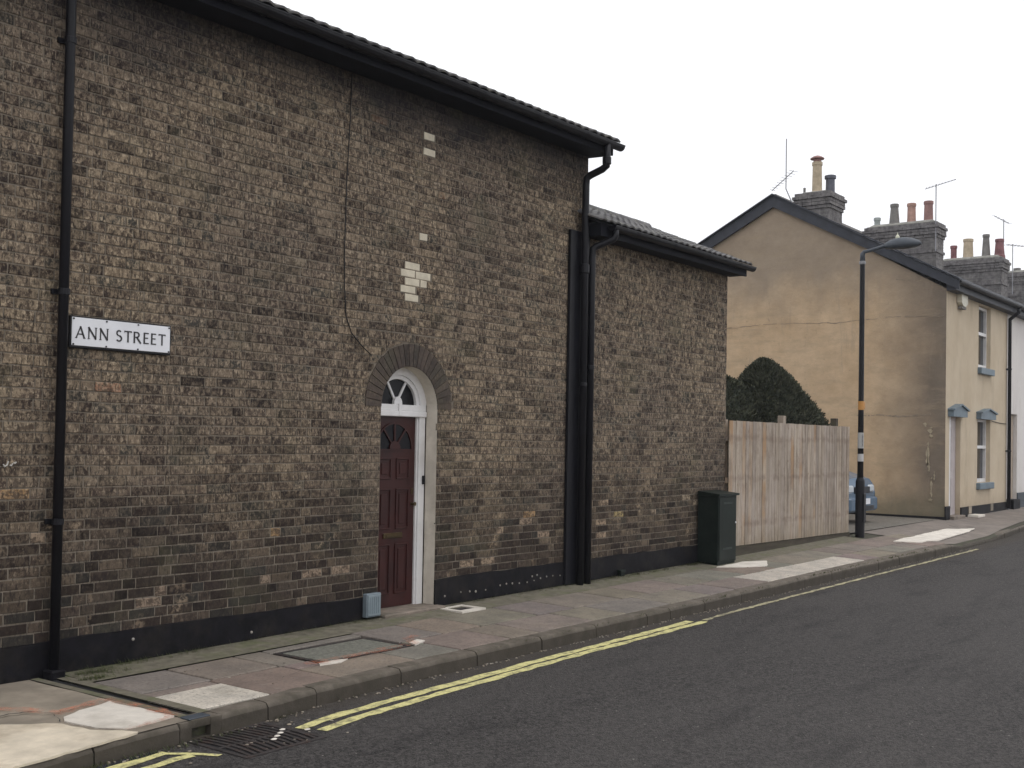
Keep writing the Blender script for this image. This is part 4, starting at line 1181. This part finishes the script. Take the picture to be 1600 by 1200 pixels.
def slates(parent, x0, x1, ye, ze, yr, zr, n=14):
    mb = MB(); dy, dz = (yr-ye)/n, (zr-ze)/n
    for k in range(n):
        y0, z0_, y1, z1_ = ye+k*dy, ze+k*dz, ye+(k+1)*dy, ze+(k+1)*dz
        x = x0+(k % 2)*-.15
        while x < x1:
            a, b = max(x, x0)+.003, min(x+.30, x1)-.003; x += .30
            if b-a < .02: continue
            t = U(.010, .020)
            mb.quad((a, y0-.02, z0_+t), (b, y0-.02, z0_+t+U(-.003, .003)), (b, y1, z1_+.003), (a, y1, z1_+.003))
            mb.quad((a, y0-.02, z0_-.002), (b, y0-.02, z0_-.002), (b, y0-.02, z0_+t), (a, y0-.02, z0_+t))
    part('slate_courses', mb, M_slate, parent, kind='stuff')
def terrace(name, label, X0_, X1_, fm, gm, ground, holes, depth=7.8, ez=5.13, rz=7.34, ry=3.9):
    h = thing(name, label, 'house', ((X0_+X1_)/2, 0, ground))
    w = part('front_wall', wall_holes(X0_, X1_, ground-.3, ez, 0, .14, holes), fm, h)
    mb = MB()
    zr2 = rz-.06
    mb.poly([(X0_, 0.0, ground-.3), (X0_, 0, ez-.12), (X0_, ry, zr2), (X0_, depth, ez-.1), (X0_, depth, ground-.3)])
    mb.poly([(X1_, 0, ground-.3), (X1_, depth, ground-.3), (X1_, depth, ez-.1), (X1_, ry, zr2), (X1_, 0, ez-.12)])
    mb.quad((X0_, depth, ground-.3), (X1_, depth, ground-.3), (X1_, depth, ez), (X0_, depth, ez))
    part('gable_wall', mb, gm, h)
    rf = part('roof', MB().prism([(X0_, -.24, ez+.0), (X1_, -.24, ez), (X1_, ry, rz), (X0_, ry, rz)], (0, 0, .04)).prism([(X0_, ry+.001, rz), (X1_, ry+.001, rz), (X1_, depth+.25, ez-.12), (X0_, depth+.25, ez-.12)], (0, 0, .04)), M_slate, h)
    slates(rf, X0_, X1_, -.26, ez+.05, ry, rz+.045)
    part('ridge', MB().tube([(X0_, ry, rz+.05), (X1_, ry, rz+.05)], .085, 10), M_potgrey, rf)
    part('fascia', MB().box(X0_, X1_, -.20, -.0, ez-.16, ez-.01), M_barge, h)
    gutter(h, X0_-.08, X1_+.02, -.27, ez+.01, .055)
    return h, w, rf
G = .147
houseB, wB, rB = terrace('rendered_house', 'ochre rendered end-of-terrace house with stained gable wall and slate roof', 24.70, 29.70, M_facade, M_gable, G,
    [(24.98, 25.80, G+.05, 2.33), (27.12, 28.20, .87, 2.33), (27.16, 28.18, 3.50, 4.93)])
# barge boards on the gable
part('barge_board', MB().prism([(24.66, -.28, 4.96), (24.66, -.28, 5.17), (24.66, 3.9, 7.43), (24.66, 3.9, 7.15)], (-.05, 0, 0)).prism([(24.66, 3.9, 7.15), (24.66, 3.9, 7.43), (24.66, 8.1, 5.22), (24.66, 8.1, 5.0)], (-.05, 0, 0))
     .prism([(24.55, -.30, 5.17), (24.55, 3.9, 7.43), (24.55, 3.9, 7.46), (24.55, -.30, 5.20)], (.2, 0, 0)).prism([(24.55, 3.9, 7.43), (24.55, 8.2, 5.19), (24.55, 8.2, 5.22), (24.55, 3.9, 7.46)], (.2, 0, 0)), M_barge, rB)
part('plinth', MB().box(24.67, 24.98, -.03, -.002, -.1, .42).box(25.80, 29.60, -.03, -.002, -.1, .36).box(24.665, 24.695, 0, 7.5, -.1, .20), M_blackpaint, wB)
for x_ in (26.35, 28.15): part('air_vent', MB().box(x_, x_+.22, -.04, -.031, .2, .37), M_oldconc, wB)
part('drain_hopper', MB().box(26.2, 26.75, -.28, -.05, .13, .19, .01), M_paleconc, wB)
sash(wB, 27.12, 28.20, .87, 2.33, .13, hood=True); sash(wB, 27.16, 28.18, 3.50, 4.93, .13)
d2 = part('door', MB().box(25.0, 25.78, .10, .14, G+.05, 2.33), plain("pinkish_door_paint", (.48, .43, .43), .5, .1), wB)
for z0_, z1_ in ((.35, 1.0), (1.15, 2.1)):
    for xa in (25.08, 25.44): part('door_panel', MB().box(xa, xa+.27, .092, .0995, z0_, z1_, .003), plain("pinkish_panel", (.46, .41, .41), .5, .1), d2)
part('door_post', MB().box(24.985, 25.06, .0, .10, G+.02, 2.33), M_white, wB)
part('door_hood', MB().prism([(24.87, -.12, 2.32), (25.91, -.12, 2.32), (25.91, -.12, 2.45), (25.39, -.12, 2.57), (24.87, -.12, 2.45)], (0, .12, 0)).prism([(24.84, -.16, 2.45), (25.39, -.16, 2.57), (25.39, -.16, 2.60), (24.84, -.16, 2.485)], (0, .16, 0)).prism([(25.39, -.16, 2.57), (25.94, -.16, 2.45), (25.94, -.16, 2.485), (25.39, -.16, 2.60)], (0, .16, 0)), M_bluepaint, wB)
part('door_step', MB().box(24.98, 25.8, -.12, .12, .05, .205, .01), M_stone, wB)
downpipe(houseB, [(29.66, -.27, 5.08), (29.66, -.27, 4.98), (29.66, -.07, 4.82), (29.66, -.07, .2)], .045, (3.6, 1.6))
part('wall_cable', MB().tube([(28.3, -.012, 2.30), (29.0, -.012, 2.27), (29.62, -.012, 2.26)], .008, 6), M_postblack, wB)
def gable_crack(pts, w):
    mb = MB(); L = []
    for a, b in zip(pts, pts[1:]):
        for j in range(14): L.append((a[0]+(b[0]-a[0])*j/14, a[1]+(b[1]-a[1])*j/14+U(-.012, .012)))
    L.append(pts[-1])
    for a, b in zip(L, L[1:]):
        if R() < .18: continue
        k = w*U(.3, 1.3); mb.quad((24.694, a[0], a[1]-k), (24.694, a[0], a[1]+k), (24.694, b[0], b[1]+k), (24.694, b[0], b[1]-k))
    part('render_crack', mb, M_crack, wB, kind='stuff')
M_flake = plain("flaked_render", (.40, .335, .235), .95, .3, 14, .6, 40, dirt=(.24, .20, .15), dirt_amt=.8)
for (yc, zc, w_, h_) in ((.30, 1.98, .045, .12), (.36, 1.50, .035, .26), (.33, 1.22, .02, .10), (.28, .82, .022, .22), (.42, 2.14, .03, .05), (.22, 1.05, .015, .10), (.30, .55, .03, .04)):
    P_ = []
    for k in range(22):
        a = 2*math.pi*k/22; P_.append((24.69, yc+w_*math.cos(a)*U(.35, 1.3)+.03*math.sin(k*1.7)*(w_/.05), zc+h_*math.sin(a)*U(.75, 1.1)))
    part('render_patch', MB().prism(P_, (.008, 0, 0)), M_flake, wB)
M_crack = plain("render_crack", (.27, .215, .16), .95, .3)
gable_crack([(.05, 4.44), (1.2, 4.47), (2.4, 4.40), (3.8, 4.45), (5.4, 4.38)], .007)
gable_crack([(.3, 2.36), (.9, 2.31), (1.4, 2.34), (1.9, 2.33)], .014)
gable_crack([(.1, 5.35), (.6, 5.2), (1.1, 5.3)], .006)
alarm = thing('alarm_box', 'small white burglar alarm box high on the beige house front under the gutter', 'alarm box', (25.6, -.05, 4.72))
part('cover', MB().prism([(25.42, -.012, 5.01), (25.88, -.012, 5.01), (25.88, -.012, 4.80), (25.74, -.012, 4.72), (25.56, -.012, 4.72), (25.42, -.012, 4.80)], (0, -.10, 0)), plain("cream_plastic", (.66, .63, .52), .5, .1), alarm)
part('sounder_base', MB().box(25.5, 25.8, -.10, -.014, 4.665, 4.715), M_potgrey, alarm)

houseC, wC, rC = terrace('white_house', 'white rendered terraced house next to the beige one', 29.705, 34.70, M_whiterender, M_whiterender, .19,
    [(29.98, 30.72, .40, 2.52), (32.3, 33.3, .95, 2.4), (32.3, 33.3, 3.5, 4.9)])
part('plinth', MB().box(29.72, 29.98, -.03, -.002, -.1, .42).box(30.72, 34.69, -.03, -.002, -.1, .55), plain("grey_blue_plinth", (.055, .065, .08), .7, .2), wC)
d3 = part('door', MB().box(30.0, 30.70, .09, .135, .42, 2.5), plain("tan_door_paint", (.42, .34, .26), .5, .1), wC)
part('door_panel', MB().box(30.1, 30.6, .08, .089, .6, 2.3, .003), plain("tan_panel", (.40, .32, .25), .5, .1), d3)
part('door_step', MB().box(30.02, 30.68, -.10, .08, .05, .40, .01), M_blackpaint, wC)
sash(wC, 32.3, 33.3, .95, 2.4, .13, sillm=M_white); sash(wC, 32.3, 33.3, 3.5, 4.9, .13, sillm=M_white)
houseD, wD, rD = terrace('dark_brick_house', 'dark brick terraced house beyond the white one, mostly its roof showing', 34.705, 39.70, M_redbrick, M_redbrick, .2,
    [(35.3, 36.1, .25, 2.4), (37.3, 38.3, .95, 2.4), (37.3, 38.3, 3.5, 4.9)])
part('door', MB().box(35.3, 36.1, .09, .135, .25, 2.4), M_maroon, wD)
sash(wD, 37.3, 38.3, .95, 2.4, .13, sillm=M_white); sash(wD, 37.3, 38.3, 3.5, 4.9, .13, sillm=M_white)
houseE, wE, rE = terrace('far_terraced_house', 'farthest terraced house at the right edge, behind the last chimney', 39.705, 50, M_whiterender, M_redbrick, .2,
    [(40.3, 41.1, .25, 2.4), (42.3, 43.3, .95, 2.4), (42.3, 43.3, 3.5, 4.9)])
part('door', MB().box(40.3, 41.1, .09, .135, .25, 2.4), M_maroon, wE)
sash(wE, 42.3, 43.3, .95, 2.4, .13, sillm=M_white); sash(wE, 42.3, 43.3, 3.5, 4.9, .13, sillm=M_white)

def chimney(parent, x0, x1, y0, y1, zb_, zt, corb=3, rough=.012):
    """stack built course by course; corbelled head; mortar flaunching on top"""
    root = part('chimney', MB().box(x0+.012, x1-.012, y0+.012, y1-.012, zb_, zt-.05), M_mortarcap, parent)
    mb = MB(); z = zb_; H = .078; k = 0; N = int((zt-.10-zb_)/H)
    for k in range(N+1):
        e = 0
        top_i = N-k
        if top_i in (2, 3): e = .055
        elif top_i in (1,): e = .085
        elif top_i == 0: e = .04
        elif top_i == 4: e = .028
        elif top_i == 9: e = .03
        a, b, c, d = x0-e, x1+e, y0-e, y1+e
        # bricks around the four faces
        def rowx(yf, sgn):
            x = a+(.0 if k % 2 else -.11)
            while x < b:
                w = .225 if R() < .5 else .1125
                p, q = max(x, a)+.004, min(x+w, b)-.004; x += w
                if q-p < .02: continue
                j = U(0, rough)
                if sgn < 0: mb.box(p, q, yf+j, yf+.05+e, z+.005, z+H-.005)
                else: mb.box(p, q, yf-.05-e, yf-j, z+.005, z+H-.005)
        def rowy(xf, sgn):
            y = c+.0+(.0 if k % 2 else -.11)
            while y < d:
                w = .225 if R() < .5 else .1125
                p, q = max(y, c)+.004, min(y+w, d)-.004; y += w
                if q-p < .02: continue
                j = U(0, rough)
                if sgn < 0: mb.box(xf+j, xf+.05+e, p, q, z+.005, z+H-.005)
                else: mb.box(xf-.05-e, xf-j, p, q, z+.005, z+H-.005)
        rowx(c, -1); rowx(d, 1); rowy(a, -1); rowy(b, 1)
        z += H
    part('chimney_bricks', mb, M_chimbrick, root, kind='stuff')
    # flaunching
    a, b, c, d = x0-.02, x1+.02, y0-.02, y1+.02; i_ = min(.16, (x1-x0)*.3)
    m = MB(); lo = [(a, c, zt-.10), (b, c, zt-.10), (b, d, zt-.10), (a, d, zt-.10)]; hi = [(a+i_, c+i_, zt+.02), (b-i_, c+i_, zt+.02), (b-i_, d-i_, zt+.02), (a+i_, d-i_, zt+.02)]
    m.quad(*hi)
    for i in range(4):
        j = (i+1) % 4; m.quad(lo[i], lo[j], hi[j], hi[i])
    part('flaunching', m, M_mortarcap, root)
    return root
def pot(parent, x, y, z, h, r0, r1, m, cowl=False, label=None, rim=.015):
    p = part('chimney_pot', MB().lathe((x, y, z), [(r0+.02, -.05), (r0+.015, .02), (r0, .05), (r1, h-.09), (r1+rim, h-.08), (r1+rim, h-.01), (r1+.004, h), (r1-.03, h), (r1-.03, h-.08)], 16), m, parent, smooth=False, label=label)
    if cowl: part('cowl', MB().lathe((x, y, z+h), [(r1*.85, 0), (r1*.85, .06), (r1*1.5, .065), (r1*1.55, .085), (r1*.9, .13), (r1*.3, .15)], 14), M_potred, parent)
    return p
c1 = chimney(rB, 24.98, 25.80, 2.70, 3.48, 6.3, 7.50)
pot(c1, 25.33, 3.13, 7.50, .74, .115, .105, M_potbuff, True, label='tall buff pot with red cowl')
pot(c1, 25.50, 2.88, 7.45, .48, .105, .10, M_potblue, rim=.03, label='short dark blue pot')
pot(c1, 25.15, 3.36, 7.47, .16, .03, .025, M_potgrey, rim=.004)
c2 = chimney(rB, 29.35, 29.98, 1.62, 3.42, 5.8, 7.43)
for y_, h_, r0, r1, m_, lb in ((3.22, .24, .075, .075, M_potpale, 'short pale pot'), (2.77, .55, .13, .095, M_potgrey, 'grey tapered pot'), (2.33, .52, .11, .10, M_potpink, 'orange-pink pot'), (1.90, .53, .115, .105, M_potred, 'red clay pot')):
    pot(c2, 29.62, y_, 7.42, h_, r0, r1, m_, label=lb)
c3 = chimney(rC, 34.35, 35.05, 1.30, 3.05, 5.8, 7.20)
for y_, h_, r0, r1, m_, lb in ((2.72, .42, .085, .085, M_potmar, 'narrow maroon pot'), (2.31, .58, .145, .13, M_potbuff, 'wide buff pot'), (1.81, .67, .12, .085, M_potgrey, 'grey tapered pot'), (1.44, .50, .14, .11, M_potmar, 'maroon tapered pot')):
    pot(c3, 34.7, y_, 7.20, h_, r0, r1, m_, label=lb)
c4 = chimney(rD, 39.2, 39.9, 1.2, 2.45, 5.8, 7.42)
pot(c4, 39.55, 2.1, 7.42, .12, .1, .1, M_potgrey)
c5 = chimney(rE, 44.4, 45.1, 1.2, 2.9, 5.8, 7.3)

M_aer = plain("aerial_aluminium", (.30, .30, .32), .5, .1, metal=.3)
def aerial(label, x, y, z0, z1, ydir, n=8, boomz=None, tilt=.2, L=.9, bend=None):
    a = thing('tv_aerial', label, 'aerial', (x, y, z0), 'television aerials on the chimneys')
    pts = [(x, y, z0), (x, y, z1)] if not bend else [(x+bend[0], y+bend[1], z0), (x+bend[0], y+bend[1], z0+.25), (x, y, z0+.65), (x, y, z1)]
    part('mast', MB().tube(pts, .014, 6), M_aer, a)
    bz = boomz or z1-.04
    d = Vector((ydir[0], ydir[1], tilt)).normalized(); p = Vector((x, y, bz)); side = Vector((-d.y, d.x, 0)).normalized()
    bm = part('boom', MB().tube([p-d*L*.35, p+d*L*.65], .010, 6), M_aer, a)
    mb = MB()
    for i in range(n):
        q = p+d*L*(-.33+.95*i/(n-1)); w = .16-.008*i; mb.tube([q-side*w, q+side*w], .005, 5)
    part('element', mb, M_aer, bm)
    return a
aerial('thin aerial mast with a slanting antenna beside the first chimney', 24.88, 3.70, 6.95, 8.77, (.3, .9), boomz=7.86, tilt=-.5, L=.75, bend=(0, -.18), n=9)
aerial('thin pole aerial standing on the second chimney', 29.3, 1.62, 6.6, 8.30, (.35, -.9), tilt=.28, L=.75, n=10)
aerial('faint tall aerial behind the third chimney', 34.9, 1.38, 6.6, 8.3, (.4, .9), tilt=.6, L=.6, n=6)
aerial('aerial with side elements at the far right chimney', 37.2, 1.68, 6.4, 7.95, (.8, -.5), tilt=.0, L=.7, n=6)

# ---------------- clipped conifers behind the fence
def conifer(name, label, cx, cy, zb_, prof, n, seed, peak_off=(0, 0)):
    rnd = random.Random(seed)
    t = thing(name, label, 'bush', (cx, cy, zb_))
    def rad(h):
        for (h0, r0), (h1, r1) in zip(prof, prof[1:]):
            if h <= h1: return r0+(r1-r0)*(h-h0)/(h1-h0)
        return 0
    H = prof[-1][0]
    part('trunk', MB().tube([(cx, cy, zb_-.05), (cx, cy, zb_+.5)], [.09, .07], 8), M_bark, t)
    core = MB(); m = 20; rings = []
    for i in range(13):
        h = .15+(H-.2)*i/12; r = rad(h)*.90; o = (peak_off[0]*(h/H)**2, peak_off[1]*(h/H)**2)
        rings.append([(cx+o[0]+r*math.cos(2*math.pi*k/m), cy+o[1]+r*math.sin(2*math.pi*k/m), zb_+h) for k in range(m)])
    for a, b in zip(rings, rings[1:]):
        for k in range(m): core.quad(a[k], a[(k+1) % m], b[(k+1) % m], b[k])
    core.poly(list(reversed(rings[0]))); core.poly(rings[-1])
    mb = MB(); mb.v = list(core.v); mb.f = list(core.f); mb.tone = [(0, 0, 0)]*len(mb.v)
    for i in range(n):
        h = H*(rnd.random()**.9); r = rad(h)
        if r < .02: continue
        a = rnd.random()*2*math.pi
        lump = .035*math.sin(a*5+h*4)+.03*math.sin(a*9-h*7+1.3)+.02*math.sin(a*17+h*15)
        rr = r*(1+lump*.7)*(1-.16*rnd.random()**2)+(rnd.uniform(-.01, .02) if rnd.random() < .9 else rnd.uniform(0, .075))
        o = (peak_off[0]*(h/H)**2, peak_off[1]*(h/H)**2)
        p = Vector((cx+o[0]+rr*math.cos(a), cy+o[1]+rr*math.sin(a), zb_+h))
        out = Vector((math.cos(a), math.sin(a), .5+h/H)).normalized()
        d = (out+Vector([rnd.uniform(-.7, .7) for _ in range(3)])).normalized()
        s = d.cross(Vector([rnd.uniform(-1, 1) for _ in range(3)])).normalized()
        L, w = rnd.uniform(.03, .085), rnd.uniform(.007, .02)
        n0 = len(mb.v); mb.v += [tuple(p-s*w), tuple(p+s*w), tuple(p+d*L+s*w*.5), tuple(p+d*L-s*w*.5)]; mb.f.append((n0, n0+1, n0+2, n0+3))
        v = rnd.random()**2; mb.tone += [(v, v, v)]*4
    part('crown', mb, M_leaf, t)
    return t
conifer('conifer_bush', 'large dark green clipped conifer with a pointed dome top behind the fence', 19.80, 1.60, .15,
        [(0, .85), (.6, 1.06), (1.4, 1.10), (1.9, .95), (2.15, .82), (2.38, .67), (2.72, .44), (2.92, .24), (3.06, .03)], 34000, 3, (-.16, .21))
conifer('conifer_bush', 'smaller rounded dark conifer at the left, half hidden by the brick wing', 18.75, 2.25, .15,
        [(0, .7), (.6, .85), (1.4, .85), (2.0, .72), (2.4, .52), (2.6, .34), (2.72, .05)], 15000, 5)

# ---------------- blue car parked in the driveway, nose to the street
car = thing('parked_car', 'blue car parked in the driveway, mostly hidden behind the fence and lamp post', 'car', (22.0, 2.7, .13))
M_car = plain("blue_car_paint", (.10, .155, .225), .22, .06, 3, 0, spec=.6); M_carglass = glass("car_glass", (.02, .03, .04), .04); M_tyre = plain("tyre_rubber", (.015, .015, .015), .9, .1)
M_lens = plain("headlight_lens", (.55, .6, .65), .1, .05, 4, 0, spec=.8); M_bumper = plain("dark_bumper", (.02, .022, .028), .6, .1)
YF = .82; CW = .82; XC_ = 22.0; zg = .165
prof = [(0, .28), (0, .57), (.03, .72), (.12, .84), (.50, .97), (.85, 1.04), (1.45, 1.46), (1.95, 1.56), (2.9, 1.55), (3.35, 1.44), (3.72, 1.02), (3.85, .85), (3.88, .35)]
def rowc(s_in, lo=0): return
mb = MB(); secs = []
for (sx, inset_top) in ((-1, 1), (1, 1)): pass
def cx_at(y, z):
    w = CW
    if z > .95: w = CW-(z-.95)*.42
    e = min(y, 3.88-y)
    if e < .5: w -= (.5-e)**2*.55
    return w
up = [(XC_-cx_at(y, z), YF+y, zg+z) for y, z in prof]; un = [(XC_+cx_at(y, z), YF+y, zg+z) for y, z in prof]
mid = [(XC_, YF+y-(.06 if y < .2 else 0), zg+z+(.03 if z > .5 else 0)) for y, z in prof]
for i in range(len(prof)-1):
    mb.quad(up[i], mid[i], mid[i+1], up[i+1]); mb.quad(mid[i], un[i], un[i+1], mid[i+1])
for side in (up, un):
    belt = [(XC_+(p[0]-XC_)/abs(p[0]-XC_)*CW, p[1], min(p[2], zg+.95)) for p in side]
    for i in range(len(prof)-1):
        lo0 = (side[i][0] if prof[i][1] < .95 else belt[i][0], side[i][1], zg+.24); lo1 = (side[i+1][0] if prof[i+1][1] < .95 else belt[i+1][0], side[i+1][1], zg+.24)
        mb.quad(lo0, lo1, belt[i+1], belt[i]); mb.quad(belt[i], belt[i+1], side[i+1], side[i])
body = part('body', mb, M_car, car, smooth=False)
def ins(a, b, t): return tuple(a[k]+(b[k]-a[k])*t for k in range(3))
A0, A1, B1, B0 = up[5], up[6], un[6], un[5]
off = Vector((0, -.012, .014))
ws = [ins(ins(A0, A1, .06), ins(B0, B1, .06), .07), ins(ins(A0, A1, .06), ins(B0, B1, .06), .93), ins(ins(A0, A1, .94), ins(B0, B1, .94), .93), ins(ins(A0, A1, .94), ins(B0, B1, .94), .07)]
mwu = MB(); mws = [Vector(p)+off+Vector((0, 0, .03)) for p in ws]; mwu.poly(mws)
part('windscreen', mwu, M_carglass, car)
for s_ in (-1, 1):
    p = [(XC_+s_*(CW+.002), YF+1.25, zg+1.0), (XC_+s_*(CW+.002), YF+3.3, zg+1.0), (XC_+s_*(CW-.15), YF+3.0, zg+1.36), (XC_+s_*(CW-.15), YF+1.75, zg+1.36)]
    part('side_window', MB().poly(p), M_carglass, car)
    part('mirror', MB().box(XC_+s_*(CW+.03)-.08, XC_+s_*(CW+.03)+.08, YF+1.2, YF+1.3, zg+.95, zg+1.08, .03), M_bumper, car)
    part('headlight', MB().box(XC_+s_*.56-.15, XC_+s_*.56+.15, YF-.03, YF+.12, zg+.58, zg+.73, .03), M_lens, car)
    for yy in (.75, 3.1):
        wh = part('wheel', MB().tube([(XC_+s_*(CW-.16), YF+yy, zg+.29), (XC_+s_*(CW+.01), YF+yy, zg+.29)], .29, 20), M_tyre, car)
        part('rim', MB().tube([(XC_+s_*(CW-.0), YF+yy, zg+.29), (XC_+s_*(CW+.016), YF+yy, zg+.29)], .18, 14), M_metal, wh)
part('bumper', MB().box(XC_-.74, XC_+.74, YF-.09, YF+.05, zg+.22, zg+.50, .04), M_car, car)
part('grille', MB().box(XC_-.40, XC_+.40, YF-.05, YF+.03, zg+.57, zg+.70, .01), M_bumper, car)
part('lower_grille', MB().box(XC_-.5, XC_+.5, YF-.096, YF-.088, zg+.25, zg+.33), M_bumper, car)
part('number_plate', MB().box(XC_-.26, XC_+.26, YF-.106, YF-.092, zg+.36, zg+.47), M_sign, car)

# ---------------- weeds and litter
def weeds(label, spots):
    mb = MB()
    for (x, y, n, s) in spots:
        for i in range(n):
            px_, py = x+random.gauss(0, s*1.6), min(y+random.gauss(0, s*.5), -.022) if y > -1 else y+random.gauss(0, s*.4)
            z = pz(px_, py) if y > -1.63 else RZ
            h = U(.008, .036)*(1.6 if R() < .08 else 1); a = U(0, 6.28); dx, dy = math.cos(a)*h*.8, math.sin(a)*h*.8; w = U(.003, .006)
            n0 = len(mb.v); mb.v += [(px_-w, py-w, z-.002), (px_+w, py+w, z-.002), (px_+dx, py+dy, z+h)]; mb.f.append((n0, n0+1, n0+2))
            v = R(); mb.tone += [(v, v, v)]*3
    o = part('weeds', mb, M_grass, None, kind='stuff'); o['label'] = label; o['category'] = 'weeds'
sp_ = []
for i in range(260): sp_.append((U(4.5, 14), -.03-.07*R()**2, random.randint(4, 30), U(.02, .09)))
sp_ += [(5.5, -.05, 220, .06), (4.60, -.14, 420, .06), (4.5, -.30, 160, .05), (5.0, -.05, 160, .08), (6.9, -.05, 120, .1), (4.75, -.22, 60, .05), (7.4, -.1, 60, .05), (9.0, -.06, 50, .05), (7.3, -.06, 80, .05)]
weeds('small green weeds and moss along the foot of the brick wall', sp_)
sp_ = [(U(3.2, 4.7), ky(4)-.03-.03*R(), 18, .05) for i in range(26)]+[(U(5, 19), 0, 0, .1) for i in range(1)]
for i in range(60):
    x_ = U(4.8, 19); sp_.append((x_, ky(x_)-.012, 6, .03))
weeds('small green weeds growing in the gutter at the kerb', sp_)
mb = MB()
for i in range(140):
    if i < 26: x_, y_ = U(3.6, 5.2), U(-2.3, -1.80)
    elif i < 100: x_ = U(4.5, 18); y_ = ky(x_)-abs(random.gauss(.02, .05))
    else: x_, y_ = U(4.6, 14), U(-1.4, -.05)
    s_ = U(.006, .016)*(1.2 if i < 26 else .8); z_ = (RZ if y_ < ky(x_) else pz(x_, y_))+.003; a = U(0, 3)
    P_ = [(x_+s_*math.cos(a+k*2*math.pi/5)*U(.7, 1.2), y_+s_*math.sin(a+k*2*math.pi/5)*U(.5, 1), z_) for k in range(5)]
    mb.prism(P_, (0, 0, .004))
for i in range(420):
    x_ = U(3.0, 22); y_ = ky(x_)-abs(random.gauss(0, .035))-.004; s_ = U(.004, .011); a = U(0, 3)
    mb.prism([(x_+s_*math.cos(a+k*2*math.pi/4)*U(.7, 1.6), y_+s_*math.sin(a+k*2*math.pi/4), RZ+.003) for k in range(4)], (0, 0, U(.003, .008)))
o = part('litter', mb, plain("grit", (.22, .185, .145), .9, .9, 30, 0, dirt=(.5, .46, .4), dirt_amt=.8), None, kind='stuff'); o['label'] = 'small pale stones and bits of litter along the kerb'; o['category'] = 'litter'
PEB = []
for x_, y_ in ((4.52, -2.10), (4.58, -2.06), (4.64, -2.02), (4.70, -1.97), (4.80, -2.08)):
    o = part('pebble', MB().lathe((x_, y_, RZ+.008), [(.018, 0), (.022, .003), (.012, .007)], 9), M_paleconc, None)
    o.scale.y = .7; PEB.append(o)
for o, l in zip(PEB, ('nearest of the pale pebbles lying in a row on the drain grate', 'second pale pebble from the near end of the row on the drain grate', 'third pale pebble from the near end of the row on the drain grate', 'pale pebble at the far end of the row on the drain grate', 'lone pale pebble beside the drain grate near the yellow line ends')):
    tag(o, l, 'pebble', 'pale pebbles at the drain grate')

# ------------------------------------------------------------------ thin winter air over the street
hz = NT("thin_haze"); hz.t.nodes.remove(hz.b)
vol = hz.n("ShaderNodeVolumePrincipled"); vol.inputs['Color'].default_value = (.93, .95, 1, 1); vol.inputs['Density'].default_value = .0008
hz.l(vol.outputs[0], hz.out.inputs['Volume'])
o = part('haze', MB().box(-410, 410, -410, 410, -1.7, 14), hz.m, None, kind='stuff')
o['label'] = 'thin pale haze in the air along the street'; o['category'] = 'haze'
